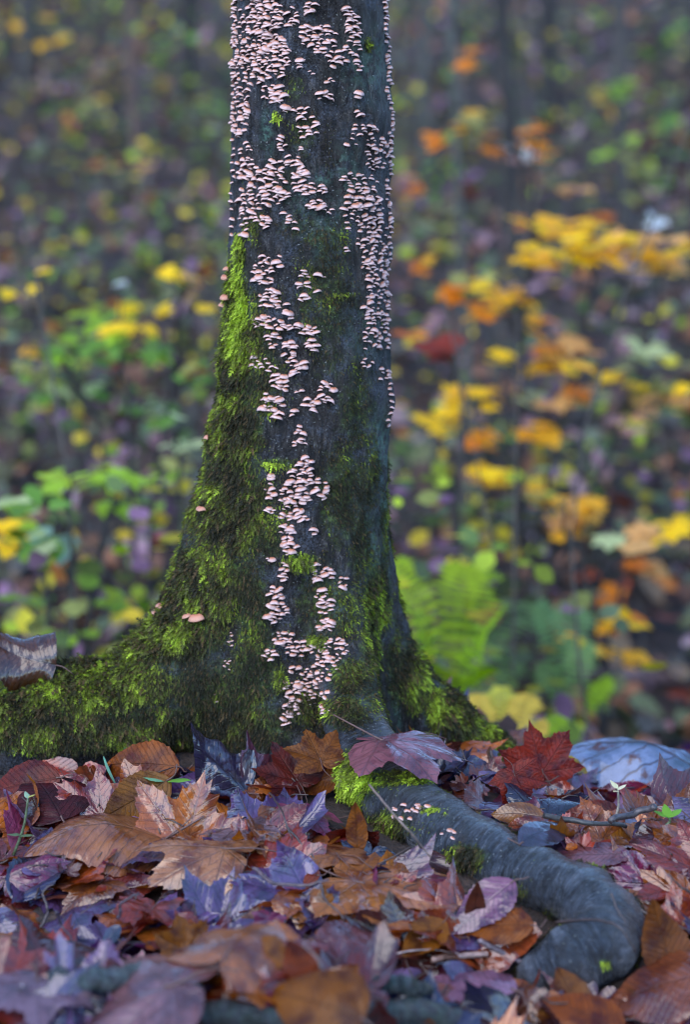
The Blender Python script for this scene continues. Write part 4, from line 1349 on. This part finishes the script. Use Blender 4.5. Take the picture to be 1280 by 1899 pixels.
# ------------------------------------------------------------------ behind: leafy slope out of focus
def bg_hit(px, py):
    d = ray(px, py)
    t = np.linspace(3.6, 40, 5000)
    P = CAM + d * t[:, None]
    hit = np.nonzero(P[:, 2] < ground(P[:, 0], P[:, 1]))[0]
    return P[hit[0]] if len(hit) else P[-1]


rb = np.random.default_rng(77)
# fallen leaves over the whole slope
n_far = 15000
fy = 0.55 + 20 * rb.random(n_far) ** 1.25
fx = rb.uniform(-1, 1, n_far) * (1.6 + .26 * fy)
fz = ground(fx, fy) + .02
fc = np.array([[.20, .10, .06], [.14, .075, .055], [.22, .13, .16], [.20, .15, .18], [.34, .13, .03], [.04, .025, .022], [.17, .13, .09], [.10, .12, .06], [.22, .045, .02], [.07, .075, .075], [.30, .20, .26], [.32, .20, .04], [.08, .11, .075]])
fw = np.array([1.4, 1.8, 1.0, 1.0, .35, 2.0, .8, 1.6, .3, 1.6, .35, .3, 1.5]); fw /= fw.sum()
hexx = np.array([(0, -.5), (.3, -.2), (.33, .15), (0, .5), (-.33, .15), (-.3, -.2)])
sz = rb.uniform(.05, .13, n_far)
yw = rb.uniform(0, 6.28, n_far)
HXv = hexx[None, :, 0] * np.cos(yw)[:, None] - hexx[None, :, 1] * np.sin(yw)[:, None]
HYv = hexx[None, :, 0] * np.sin(yw)[:, None] + hexx[None, :, 1] * np.cos(yw)[:, None]
tl = rb.normal(0, .55, (n_far, 1)); tm = rb.normal(.35, .5, (n_far, 1))
FVx = fx[:, None] + HXv * sz[:, None]
FVy = fy[:, None] + HYv * sz[:, None] * np.cos(tm)
FVz = fz[:, None] + sz[:, None] * (HXv * tl + HYv * np.sin(tm)) + sz[:, None] * .25 * np.abs(hexx[None, :, 0]) + .25 * sz[:, None]
FV = np.stack([FVx, FVy, FVz], -1).reshape(-1, 3)
tri = np.array([(0, 1, 2), (0, 2, 3), (0, 3, 4), (0, 4, 5)])
FF = (np.arange(n_far)[:, None, None] * 6 + tri[None]).reshape(-1, 3)
FC = np.repeat((fc * np.array([1.1, 1.0, .9]))[rb.choice(len(fc), n_far, p=fw)] * rb.uniform(.25, 1.45, (n_far, 1)), 6, 0)
tag(obj('slope_litter', mesh_np('slope_litter', FV, FF, colors=FC, smooth_shade=False), M['far_litter']), 'blurred purple, brown and olive fallen leaves over the slope behind the tree', 'leaf litter', kind='stuff')
# low green undergrowth
n_u = 24000
uy = 1.4 + 17 * rb.random(n_u) ** 1.15
ux = rb.uniform(-1, 1, n_u) * (1.3 + .25 * uy)
keep = fbm(np.stack([ux, uy, 0 * ux], 1), 1.0, 12, 2) + rb.normal(0, .06, n_u) > .5
ux, uy = ux[keep], uy[keep]
n_u = len(ux)
uz = ground(ux, uy) + .03 + .75 * rb.random(n_u) ** 1.8
sz = rb.uniform(.03, .075, n_u); yw = rb.uniform(0, 6.28, n_u); tm = rb.normal(.4, .45, (n_u, 1))
HXv = hexx[None, :, 0] * np.cos(yw)[:, None] - hexx[None, :, 1] * np.sin(yw)[:, None]
HYv = hexx[None, :, 0] * np.sin(yw)[:, None] + hexx[None, :, 1] * np.cos(yw)[:, None]
UV_ = np.stack([ux[:, None] + HXv * sz[:, None], uy[:, None] + HYv * sz[:, None] * np.cos(tm), uz[:, None] + HYv * sz[:, None] * np.sin(tm)], -1).reshape(-1, 3)
UF = (np.arange(n_u)[:, None, None] * 6 + tri[None]).reshape(-1, 3)
uc = np.array([[.13, .22, .03], [.08, .13, .04], [.26, .34, .03], [.12, .17, .09], [.44, .38, .03], [.05, .08, .02], [.17, .19, .05], [.50, .36, .03], [.22, .12, .20]])
UC = np.repeat(uc[rb.integers(0, 9, n_u)] * rb.uniform(.3, 1.45, (n_u, 1)), 6, 0)
tag(obj('undergrowth', mesh_np('undergrowth', UV_, UF, colors=UC, smooth_shade=False), M['far_leaf_v']), 'low green undergrowth scattered over the slope behind the tree', 'undergrowth', kind='stuff')

# thin bare shoots standing all over the slope
BV, BF, bo = [], [], 0
for k in range(260):
    y = 1.5 + 14 * rb.random()
    x = rb.uniform(-1, 1) * (.9 + .22 * y)
    z = float(ground(x, y))
    H = rb.uniform(.4, 1.8)
    q = wob(np.array([[x, y, z - .02], [x + rb.normal(0, .06), y, z + H * .5], [x + rb.normal(0, .16), y, z + H]]), 8)
    v, f = tube(q, np.linspace(rb.uniform(.003, .008), .0015, 8), 4)
    BV.append(v); BF.append(f + bo); bo += len(v)
tag(obj('brushwood', mesh_np('brushwood', np.vstack(BV), np.vstack(BF)), M['brush']), 'thin bare grey shoots standing over the slope behind the tree', 'brushwood', kind='stuff')

# living leaves of the saplings
LIVE = []
for s in range(4):
    rs = np.random.default_rng(s + 5)
    f2, F = lobed_flat(rs, rings=(.4, .75, 1.0))
    V = shape_leaf(f2, rs, cup=-.15, fold=.1, wave=.06, tip=-.6, rumple=.03) + np.array([0, .38, 0])
    me = mesh_np('living_leaf', V, F, uv=f2); me.materials.append(M['far_leaf']); LIVE.append(me)
LIVE_O = []
for s in range(3):
    rs = np.random.default_rng(s + 15)
    f2, F = oval_flat(rs, .36, 12, 5, .02)
    V = shape_leaf(f2, rs, cup=-.2, fold=.1, wave=.04, rumple=.02) + np.array([0, .38, 0])
    me = mesh_np('living_leaf', V, F, uv=f2); me.materials.append(M['far_leaf']); LIVE_O.append(me)

YEL, GOLD, ORA, TANL, PGR, LIM, GRN, DRED, PNK, WHT, OLV = (.78, .50, .012), (.70, .36, .02), (.66, .20, .012), (.58, .32, .11), (.36, .42, .20), (.26, .42, .03), (.12, .24, .04), (.22, .03, .015), (.42, .24, .22), (.55, .58, .58), (.28, .28, .08)


def leafy(name, label, cat, base_px, depth, stems, clusters, seed, lobed=True, stem_col=(.022, .018, .016), group=None, srad=.010):
    """a sapling: stems through the given pixels at one depth, twigs out to leaf clusters; every leaf its own part"""
    rs = np.random.default_rng(seed)
    b = at_y(*base_px, depth)
    b[2] = float(ground(b[0], depth))
    root = empty(name, b)
    tag(root, label, cat, group)
    ends = []
    for st in stems:
        pts = [b] + [at_y(px, py, depth + rs.uniform(-.12, .12)) for px, py in st]
        Q = wob(np.array(pts), 7 * len(pts), .006, seed)
        sv, sf = tube(Q - b, np.linspace(srad, srad * .35, len(Q)), 7)
        obj('stem', mesh_np('stem', sv, sf), M['far_bark'], root, color=stem_col)
        ends.append(Q)
    allq = np.vstack(ends)
    for (cx, cy, rx, ry, n, wpx, cols) in clusters:
        c = at_y(cx, cy, depth + rs.uniform(-.2, .2))
        a = allq[np.argmin(np.linalg.norm(allq - (c - np.array([0, 0, .12])), axis=1))]
        Q = wob(np.array([a, (a + c) / 2 + np.array([0, 0, .03]), c]), 7)
        sv, sf = tube(Q - b, np.linspace(.0030, .0015, 7), 5)
        br = obj('branch', mesh_np('branch', sv, sf), M['far_bark'], root, color=stem_col)
        for k in range(int(n * 1.7 + .5)):
            px, py = cx + rs.uniform(-rx, rx), cy + rs.uniform(-ry, ry)
            p = at_y(px, py, c[1] + rs.normal(0, .08))
            me = LIVE[rs.integers(4)] if lobed else LIVE_O[rs.integers(3)]
            col = np.array(cols[rs.integers(len(cols))]) * rs.uniform(.8, 1.2)
            s = wpx * rs.uniform(.55, .95) * (p[1] + 3) / FPX / (1.25 if lobed else .8)
            o = obj('leaf', me, None, br, None, col)
            yaw = rs.uniform(0, 6.28)
            E = Euler((rs.uniform(-.05, .5), rs.normal(0, .25), 0)).to_matrix() @ Matrix.Rotation(yaw, 3, 'Z')
            off = np.array(E @ Vector((0, .38, 0))) * s
            o.location = p - off - b
            o.rotation_euler = E.to_euler()
            o.scale = (s, s, s)
            # leaf stalk back to the twig
    return root


Y1 = [YEL, YEL, GOLD]
leafy('maple_sapling', 'yellow leaved maple sapling with tiers of golden leaves behind the trunk', 'sapling', (965, 1240), 2.7,
      [[(960, 1000), (968, 700), (985, 420), (1000, 240)], [(1010, 900), (1080, 640), (1110, 450)], [(1040, 1050), (1120, 850), (1200, 640), (1240, 480)]],
      [(1050, 432, 85, 22, 12, 62, Y1), (1110, 462, 55, 24, 9, 66, Y1 + [TANL]), (1000, 470, 40, 18, 6, 60, Y1), (1235, 470, 55, 36, 11, 66, Y1 + [TANL]), (880, 525, 26, 10, 3, 60, [YEL, OLV]), (950, 550, 32, 16, 6, 60, Y1),
       (900, 575, 26, 14, 4, 56, [ORA, GOLD]), (840, 540, 12, 14, 2, 56, [ORA]), (1010, 620, 18, 26, 3, 66, [GOLD, ORA]), (1062, 645, 22, 14, 3, 60, [ORA, TANL]), (1010, 672, 34, 16, 5, 66, [TANL, GOLD]), (1105, 690, 48, 13, 6, 60, [YEL, GOLD, OLV]),
       (930, 662, 26, 10, 3, 56, [YEL]), (870, 738, 36, 18, 5, 60, Y1), (815, 780, 40, 18, 6, 54, [YEL, YEL, OLV]), (1012, 742, 42, 12, 4, 66, [PGR, TANL]), (1075, 725, 24, 12, 3, 56, [TANL, ORA]), (1210, 655, 30, 14, 3, 66, [PGR]),
       (1222, 716, 46, 14, 5, 56, [YEL, OLV]), (1240, 745, 40, 14, 4, 56, [TANL, GOLD]), (1002, 796, 28, 16, 4, 66, [GOLD]), (905, 815, 30, 14, 4, 56, [ORA, GOLD]), (915, 875, 34, 22, 5, 60, [GOLD, YEL]), (1165, 790, 26, 18, 3, 56, [TANL, PNK])], 21)
leafy('maple_sapling', 'low golden and tan leaved maple sapling beneath the yellow one', 'sapling', (1120, 1300), 2.3,
      [[(1100, 1150), (1060, 1000), (1040, 930)], [(1140, 1120), (1180, 1010)]],
      [(1010, 925, 44, 16, 6, 66, [OLV, GOLD, TANL]), (1050, 975, 55, 20, 7, 72, [TANL, TANL, GOLD]), (1100, 940, 24, 14, 3, 66, [GOLD]), (1165, 1000, 36, 18, 4, 66, [PGR, TANL]), (1130, 1110, 22, 12, 2, 62, [ORA]),
       (1150, 1160, 44, 14, 4, 62, [YEL, GOLD, ORA]), (1180, 1225, 18, 12, 2, 56, [GOLD]), (1055, 1180, 24, 8, 2, 50, [GOLD]), (1118, 1215, 16, 10, 2, 50, [GOLD, OLV]), (1250, 975, 30, 18, 3, 66, [OLV, YEL]), (1180, 1050, 36, 12, 3, 60, [ORA, TANL])], 22)
leafy('orange_sapling', 'thin sapling with a few orange leaves high behind the trunk', 'sapling', (985, 1150), 3.6,
      [[(940, 800), (985, 420), (935, 180), (945, -80)]],
      [(990, 245, 18, 26, 3, 56, [GOLD, ORA]), (1002, 285, 14, 12, 2, 56, [ORA]), (885, 225, 32, 18, 5, 50, [GOLD, OLV]), (815, 250, 18, 26, 3, 46, [ORA]), (872, 105, 14, 18, 2, 54, [ORA]), (1116, 400, 6, 4, 1, 66, [(.55, .14, .01)]), (968, 415, 6, 6, 1, 56, [ORA]),
       (965, 285, 30, 14, 3, 46, [PNK, WHT]), (1065, 350, 20, 12, 2, 50, [TANL, PNK]), (760, 345, 20, 20, 3, 44, [ORA, TANL]), (780, 495, 14, 14, 2, 50, [GOLD, ORA]), (1205, 412, 20, 6, 1, 60, [WHT]), (910, 285, 14, 8, 1, 46, [ORA])], 23)
leafy('red_leaf_spray', 'drooping spray of dark red leaves hanging behind the trunk', 'sapling', (840, 1200), 2.2,
      [[(850, 900), (860, 700), (815, 612)]], [(810, 650, 20, 26, 4, 72, [DRED]), (770, 618, 22, 10, 2, 46, [ORA, (.4, .1, .02)])], 24)
leafy('green_sapling', 'green leaved sapling tipped with bright yellow leaves, beside the mossy trunk', 'sapling', (250, 1200), 2.5,
      [[(245, 900), (230, 700), (215, 600)], [(200, 850), (90, 640), (50, 520)], [(290, 900), (330, 640), (340, 520)]],
      [(312, 503, 26, 8, 2, 56, [YEL]), (350, 518, 16, 6, 2, 50, [TANL]), (12, 540, 6, 4, 1, 44, [YEL]), (85, 503, 6, 6, 1, 48, [YEL]), (55, 535, 10, 4, 2, 38, [YEL]), (220, 610, 4, 6, 1, 86, [YEL]), (240, 570, 8, 4, 1, 54, [YEL]), (300, 572, 8, 6, 2, 56, [YEL]),
       (380, 572, 8, 6, 2, 52, [YEL]), (50, 652, 6, 4, 1, 44, [GOLD]), (95, 702, 8, 4, 1, 50, [(.45, .46, .03)]), (280, 612, 8, 4, 1, 38, [YEL]), (190, 590, 50, 18, 6, 46, [LIM, GRN]), (160, 645, 70, 26, 12, 48, [GRN, LIM, GRN]), (260, 650, 50, 22, 8, 50, [GRN, LIM]),
       (60, 690, 50, 22, 6, 46, [GRN, OLV]), (140, 720, 70, 20, 7, 48, [GRN, PGR]), (230, 528, 8, 6, 1, 42, [WHT]), (280, 740, 50, 26, 6, 46, [GRN, PGR]), (360, 700, 30, 30, 4, 46, [GRN, OLV])], 25, lobed=False)
leafy('lime_shrub', 'lime green leafy shrub low on the slope beyond the mossy root', 'shrub', (130, 1200), 1.7,
      [[(130, 1080), (120, 950), (130, 880)], [(80, 1060), (40, 960)], [(180, 1040), (230, 900)]],
      [(140, 890, 80, 16, 12, 52, [LIM, LIM, (.34, .46, .04)]), (230, 885, 36, 8, 4, 50, [LIM]), (60, 930, 50, 20, 7, 56, [LIM, GRN, PGR]), (20, 985, 30, 30, 5, 60, [LIM, YEL]), (100, 1000, 40, 16, 4, 66, [PGR, (.25, .36, .30)]), (210, 930, 24, 14, 3, 52, [LIM]), (60, 1010, 50, 16, 5, 52, [LIM, GRN]),
       (210, 1110, 26, 16, 4, 56, [LIM]), (120, 1185, 50, 16, 6, 52, [LIM, OLV]), (60, 1130, 50, 24, 5, 52, [GRN, OLV])], 26, lobed=False)
for q, (bx, by, dep, cl, lab) in enumerate([
        (330, 1050, 2.2, [(330, 800, 40, 30, 5, 44, [GRN, PGR]), (320, 860, 40, 24, 4, 44, [LIM, OLV])], 'small grey green plant close to the shaggy trunk edge'),
        (1250, 760, 6.5, [(1230, 60, 60, 40, 6, 40, [GRN, OLV]), (1160, 165, 40, 14, 5, 40, [LIM]), (1250, 260, 30, 50, 5, 40, [GRN])], 'tall thin green plant far up the slope'),
        (1150, 620, 5.5, [(1140, 270, 40, 40, 6, 40, [OLV, LIM]), (1200, 340, 50, 30, 6, 40, [GRN, OLV])], 'olive leaved plant partway up the slope'),
        (840, 620, 5.0, [(810, 300, 40, 60, 7, 36, [OLV, GRN]), (830, 430, 40, 50, 7, 36, [OLV, GRN])], 'olive green bush in the gap beside the orange leaves'),
        (120, 620, 6.0, [(60, 60, 60, 30, 6, 36, [OLV, GOLD]), (140, 200, 60, 40, 6, 36, [GRN, OLV]), (220, 300, 60, 20, 5, 36, [TANL, OLV])], 'dull olive and tan plant high on the slope'),
        (330, 560, 6.5, [(380, 200, 30, 60, 6, 36, [GRN, PGR]), (300, 90, 60, 40, 6, 36, [OLV, GRN]), (400, 420, 14, 30, 4, 36, [LIM])], 'grey green plant on the slope behind the fungus covered edge')]):
    top = cl[0]
    leafy('woodland_plant', lab, 'plant', (bx, by), dep, [[((bx + top[0]) / 2, (by + top[1]) / 2), (top[0], top[1])]], cl, 60 + q, lobed=False)


# ferns -----------------------------------------------------------------------
def fern(label, base_px, depth, fronds, seed):
    rs = np.random.default_rng(seed)
    b = at_y(*base_px, depth)
    b[2] = float(ground(b[0], depth))
    root = empty('fern', b)
    tag(root, label, 'fern')
    for (px, py, dd, col) in fronds:
        e = at_y(px, py, depth + dd)
        h = np.linalg.norm(e - b)
        Q = wob(np.array([b, b + (e - b) * .45 + np.array([0, 0, .30 * h]), e]), 22)
        V, F = tube(Q - b, np.linspace(.003, .001, 22), 4)
        Vs, Fs, n0 = [V], [F], len(V)
        for i in range(9, 22):
            t = Q[min(i + 1, 21)] - Q[i - 1]
            t /= np.linalg.norm(t)
            sd = np.cross(t, np.array([0, -.35, 1.0])); sd /= np.linalg.norm(sd)
            L = min(.075, .15 * h) * math.sin(math.pi * (i - 7.5) / 15) ** .7 * rs.uniform(.7, 1.15)
            for s in (-1, 1):
                p0 = Q[i] - b
                p1 = p0 + sd * s * L + t * L * .35 + np.array([0, 0, -.25 * L])
                w = t * .006
                mid = (p0 + p1) / 2 + np.array([0, 0, .02 * L])
                Vs.append(np.array([p0 - w * .5, mid - w, p1, mid + w, p0 + w * .5]))
                Fs.append(np.array([(0, 1, 4), (1, 3, 4), (1, 2, 3)]) + n0)
                n0 += 5
        obj('frond', mesh_np('frond', np.vstack(Vs), np.vstack(Fs), smooth_shade=False), M['far_leaf'], root, color=np.array(col) * rs.uniform(.55, 1.1))


FG1, FG2, FG3, FY = (.22, .36, .015), (.32, .44, .02), (.15, .26, .08), (.50, .36, .05)
fern('bright green fern spreading beside the mossy flare of the trunk', (830, 1330), 1.5,
     [(735, 1040, .1, FG2), (860, 1050, .0, FG2), (930, 1130, -.1, FG1), (850, 1150, .2, FG1), (900, 1190, .3, FG2), (950, 1215, .2, FG3), (745, 1110, -.1, FG1), (800, 1230, -.2, FG2), (980, 1120, .3, FG3), (890, 1240, -.15, FG1), (905, 1060, .25, FG1)], 1)
fern('yellowing fern drooping behind the upright red leaf', (930, 1380), 0.95,
     [(1010, 1340, 0, FY), (980, 1290, .1, FY), (1000, 1370, -.1, (.40, .42, .04)), (880, 1290, .1, FY), (1040, 1330, .1, FG1), (930, 1275, .15, (.42, .40, .05))], 2)
fern('pale green fern low on the slope under the golden sapling', (1060, 1330), 1.9,
     [(1000, 1120, 0, FG3), (1080, 1190, .1, FG3), (1130, 1260, 0, FG1), (1010, 1230, .1, FG3), (1060, 1120, .2, (.14, .26, .10))], 3)


# saplings' bare stems on the slope ---------------------------------------------
def bare_tree(x0, depth, x1, rpx, col, label, seed, limbs=4):
    rs = np.random.default_rng(seed)
    b = at_y(x0, 900, depth)
    b[2] = float(ground(b[0], depth)) - .03
    root = empty('young_tree', b)
    tag(root, label, 'tree', 'bare young trees on the slope')
    rr = 1.35 * rpx * (depth + 3) / FPX
    H = rs.uniform(5.5, 8.5)
    top = np.array([(x1 - x0) / FPX * (depth + 3) * 1.6, rs.uniform(-.4, .6), H])
    Q = wob(np.array([[0, 0, 0], top * .3 + np.array([rs.normal(0, .06), 0, 0]), top * .6 + np.array([rs.normal(0, .08), 0, 0]), top]), 30, .012, seed)
    sv, sf = tube(Q, np.linspace(rr, rr * .25, 30), 10)
    obj('trunk', mesh_np('trunk', sv, sf), M['far_bark'], root, color=col)
    for k in range(limbs):
        i = rs.integers(5, 27)
        a = rs.uniform(0, 6.28)
        L = rs.uniform(.5, 1.4)
        e = Q[i] + np.array([math.cos(a) * L, math.sin(a) * L, L * rs.uniform(.2, .8)])
        lv, lf = tube(wob(np.array([Q[i], (Q[i] + e) / 2 + np.array([0, 0, .06]), e]), 10, .012, seed + k), np.linspace(rr * .4, rr * .1, 10), 6)
        obj('limb', mesh_np('limb', lv, lf), M['far_bark'], root, color=col)


BK, GB, GG = (.016, .014, .014), (.045, .04, .038), (.055, .058, .05)
for q, (x0, d, x1, rp, col, lab) in enumerate([
        (1010, 9.0, 1030, 14, BK, 'dark young tree trunk on the slope above the golden sapling'), (955, 6.0, 965, 11, BK, 'straight dark stem rising behind the golden sapling'), (1150, 7.0, 1130, 12, GB, 'grey brown stem standing just behind the tan leaves'),
        (780, 8.0, 775, 8, GG, 'thin grey green stem near the fungus covered trunk'), (1245, 10.5, 1240, 14, GB, 'grey young tree high up the slope'), (350, 9.5, 345, 11, BK, 'dark young tree far up the slope beyond the green sapling'),
        (60, 10.0, 75, 10, GB, 'grey thin tree beyond the tan and olive plant'), (200, 11.5, 190, 14, GB, 'broad grey tree farthest up the slope'), (270, 7.0, 262, 7, (.10, .06, .05), 'reddish brown thin stem behind the green sapling'), (880, 4.2, 870, 6, GG, 'slender grey stem behind the fern')]):
    bare_tree(x0, d, x1, rp, col, lab, 200 + q)

# fallen log on the slope
p0, p1 = bg_hit(1060, 1262), bg_hit(1330, 1290)
p0[2] += .03; p1[2] += .03
p0[1] = p1[1] = (p0[1] + p1[1]) / 2
p0, p1 = at_y(1070, 1248, p0[1]), at_y(1340, 1276, p0[1])
Q = wob(np.array([p0, (p0 + p1) / 2 + np.array([0, 0, .012]), p1]), 14, .004, 3)
sv, sf = tube(Q - p0, np.linspace(.020, .026, 14), 10)
tag(obj('fallen_log', mesh_np('fallen_log', sv, sf), M['far_bark'], None, p0, (.12, .08, .085)), 'purplish brown fallen branch lying across the slope beneath the golden leaves', 'log')


# ------------------------------------------------------------------ unseen tall trees added to break up the sky mirrored in wet leaves
def unseen_tall_tree(x, y, H, rr, cols, label, seed, n_leaf=1500):
    rs = np.random.default_rng(seed)
    b = np.array([x, y, float(ground(x, y)) - .05])
    root = empty('unseen_tree', b)
    tag(root, label, 'tree')
    lean = np.array([rs.normal(0, .3), rs.normal(0, .3), 0])
    Q = wob(np.array([[0, 0, 0], lean * .3 + [0, 0, H * .35], lean * .7 + [0, 0, H * .7], lean + [0, 0, H]]), 24, .02, seed)
    sv, sf = tube(Q, rr * np.linspace(1, .2, 24) ** .8, 12)
    obj('trunk', mesh_np('trunk', sv, sf), M['far_bark'], root, color=(.06, .05, .045))
    ctr = []
    for k in range(9):
        i = rs.integers(9, 23)
        a = k * 2.4 + rs.uniform(-.4, .4)
        L = rs.uniform(1.2, 2.8) * (1.15 - i / 40)
        e = Q[i] + np.array([math.cos(a) * L, math.sin(a) * L, L * rs.uniform(.1, .6)])
        lq = wob(np.array([Q[i], (Q[i] + e) / 2 + np.array([0, 0, .15]), e]), 10, .02, seed + k)
        lv, lf = tube(lq, np.linspace(rr * .35, rr * .06, 10), 6)
        obj('limb', mesh_np('limb', lv, lf), M['far_bark'], root, color=(.06, .05, .045))
        ctr += [lq[5], lq[7], lq[9], lq[9] + rs.normal(0, .3, 3)]
    ctr = np.array(ctr)
    C = ctr[rs.integers(0, len(ctr), n_leaf)] + rs.normal(0, .34, (n_leaf, 3))
    A = rs.normal(0, 1, (n_leaf, 3)); A /= np.linalg.norm(A, axis=1, keepdims=True)
    B = np.cross(A, rs.normal(0, 1, (n_leaf, 3))); B /= np.linalg.norm(B, axis=1, keepdims=True)
    s_ = rs.uniform(.05, .10, (n_leaf, 1))
    V = np.stack([C - A * s_, C + B * s_ * .6, C + A * s_, C - B * s_ * .6], 1).reshape(-1, 3)
    F = np.arange(n_leaf * 4).reshape(-1, 4)
    cc_ = np.repeat(np.array(cols)[rs.integers(0, len(cols), n_leaf)] * rs.uniform(.6, 1.3, (n_leaf, 1)), 4, 0)
    tag(obj('crown', mesh_np('crown', V, F, colors=cc_, smooth_shade=False), M['far_leaf_v'], root), kind='stuff')


TY = [(.40, .30, .03), (.30, .26, .05), (.14, .18, .04)]
TG = [(.08, .12, .03), (.12, .16, .04), (.22, .20, .05)]
TO = [(.36, .16, .03), (.26, .10, .03), (.30, .22, .05)]
for q, (x, y, H, rr, cols, lab) in enumerate([
        (-2.6, 5.0, 8.5, .15, TG, 'unseen tall green leaved tree beside the slope behind the green sapling'), (2.9, 5.6, 9.0, .17, TY, 'unseen tall yellowing tree beside the slope behind the golden sapling'),
        (-5.4, 8.5, 10.0, .20, TY, 'unseen tall golden crowned tree further up the slope'), (5.4, 9.0, 10.0, .19, TG, 'unseen tall green crowned tree further up the slope'),
        (-3.4, 1.2, 9.0, .18, TO, 'unseen tall orange leaved tree level with the mossy root'), (3.6, 0.6, 9.5, .18, TG, 'unseen tall green tree level with the silver leaf'),
        (-7.5, 14.5, 10.5, .22, TO, 'unseen tall rusty crowned tree at the top of the slope'), (8.0, 15.5, 10.5, .22, TO, 'unseen big rusty tree at the top of the slope beyond the golden sapling')]):
    unseen_tall_tree(x, y, H, rr, cols, lab, 900 + q)


# ------------------------------------------------------------------ unseen trees added above the slope as dark bars in wet reflections
def unseen_tree_proto(seed):
    rs = np.random.default_rng(seed)
    H = rs.uniform(12, 16)
    Q = wob(np.array([[0, 0, -.2], [rs.normal(0, .15), 0, H * .35], [rs.normal(0, .3), 0, H * .7], [rs.normal(0, .4), 0, H]]), 20, .03, seed)
    rr = rs.uniform(.16, .30)
    parts = [('trunk', mesh_np('trunk', *tube(Q, rr * np.linspace(1, .25, 20), 12)), M['far_bark'], None)]
    ctr = []
    for k in range(9):
        i = rs.integers(6, 19)
        a = k * 2.4 + rs.uniform(-.4, .4)
        L = rs.uniform(1.8, 4.0) * (1.2 - i / 26)
        e = Q[i] + np.array([math.cos(a) * L, math.sin(a) * L, L * rs.uniform(.1, .6)])
        lq = wob(np.array([Q[i], (Q[i] + e) / 2 + np.array([0, 0, .2]), e]), 9, .03, seed + k)
        parts.append(('limb', mesh_np('limb', *tube(lq, np.linspace(rr * .4, rr * .07, 9), 6)), M['far_bark'], None))
        ctr += [lq[4], lq[6], lq[8], lq[8] + rs.normal(0, .5, 3)]
    n_leaf = 1300
    C = np.array(ctr)[rs.integers(0, len(ctr), n_leaf)] + rs.normal(0, .5, (n_leaf, 3))
    A = rs.normal(0, 1, (n_leaf, 3)); A /= np.linalg.norm(A, axis=1, keepdims=True)
    B = np.cross(A, rs.normal(0, 1, (n_leaf, 3))); B /= np.linalg.norm(B, axis=1, keepdims=True)
    s_ = rs.uniform(.08, .17, (n_leaf, 1))
    V = np.stack([C - A * s_, C + B * s_ * .6, C + A * s_, C - B * s_ * .6], 1).reshape(-1, 3)
    cols = [TY, TG, TO, TG][seed % 4]
    cc_ = np.repeat(np.array(cols)[rs.integers(0, 3, n_leaf)] * rs.uniform(.4, 1.0, (n_leaf, 1)), 4, 0)
    parts.append(('crown', mesh_np('crown', V, np.arange(n_leaf * 4).reshape(-1, 4), colors=cc_, smooth_shade=False), M['far_leaf_v'], 'stuff'))
    for _, me, m_, _k in parts: me.materials.append(m_)
    return parts


PROTOS = [unseen_tree_proto(s_) for s_ in range(4)]
rf = np.random.default_rng(404)
spots = []
while len(spots) < 13:
    x, y = rf.uniform(-16, 16), rf.uniform(16.5, 32)
    if all((x - a) ** 2 + (y - c) ** 2 > 4.0 for a, c in spots): spots.append((x, y))
for x, y in spots:
    root = empty('unseen_tree', (x, y, float(ground(x, y))))
    root.rotation_euler.z = rf.uniform(0, 6.28)
    tag(root, 'unseen tall tree added on the level ground above the leafy slope', 'tree', 'unseen trees added above the slope')
    for nm, me, _, kd in PROTOS[rf.integers(4)]:
        o = obj(nm, me, None, root, color=(.05, .042, .038))
        if kd: o['kind'] = kd


# ------------------------------------------------------------------ the rest of the mossy tree, above the picture
ru = np.random.default_rng(515)
x0, z0, r0 = float(tcx[-1]), float(Z_TOP) - .03, float(tr[-1]) * .985
Q = wob(np.array([[x0, 0, z0], [x0 + .02, .02, 3.2], [x0 - .10, .12, 5.6], [x0 + .05, .20, 8.6]]), 60, .003, 5)
Q[0] = [x0, 0, z0]
sv, sf = tube(Q, r0 * np.linspace(1, .22, 60), 36)
sv = sv + (fbm(sv, 26, 5, 2) - .5)[:, None] * np.array([.010, .010, 0])
obj('upper_trunk', mesh_np('upper_trunk', sv - base, sf, colors=np.tile([.15, .15, 0], (len(sv), 1)), attrs={'along': np.zeros(len(sv))}), M['bark'], tree)
ctr = []
for k in range(11):
    i = ru.integers(24, 58)
    a = k * 2.4 + ru.uniform(-.4, .4)
    L = ru.uniform(1.0, 2.4) * (1.25 - i / 80)
    e = Q[i] + np.array([math.cos(a) * L, math.sin(a) * L, L * ru.uniform(.2, .7)])
    lq = wob(np.array([Q[i], (Q[i] + e) / 2 + np.array([0, 0, .12]), e]), 10, .015, k)
    lv, lf = tube(lq, np.linspace(.035, .006, 10), 7)
    obj('limb', mesh_np('limb', lv - base, lf), M['far_bark'], tree, color=(.06, .055, .05))
    ctr += [lq[6], lq[8], lq[9]]
n_leaf = 1100
C = np.array(ctr)[ru.integers(0, len(ctr), n_leaf)] + ru.normal(0, .28, (n_leaf, 3))
A = ru.normal(0, 1, (n_leaf, 3)); A /= np.linalg.norm(A, axis=1, keepdims=True)
B = np.cross(A, ru.normal(0, 1, (n_leaf, 3))); B /= np.linalg.norm(B, axis=1, keepdims=True)
s_ = ru.uniform(.03, .06, (n_leaf, 1))
V = np.stack([C - A * s_, C + B * s_ * .6, C + A * s_, C - B * s_ * .6], 1).reshape(-1, 3)
cc_ = np.repeat(np.array(TY)[ru.integers(0, 3, n_leaf)] * ru.uniform(.6, 1.2, (n_leaf, 1)), 4, 0)
tag(obj('crown', mesh_np('crown', V - base, np.arange(n_leaf * 4).reshape(-1, 4), colors=cc_, smooth_shade=False), M['far_leaf_v'], tree), kind='stuff')
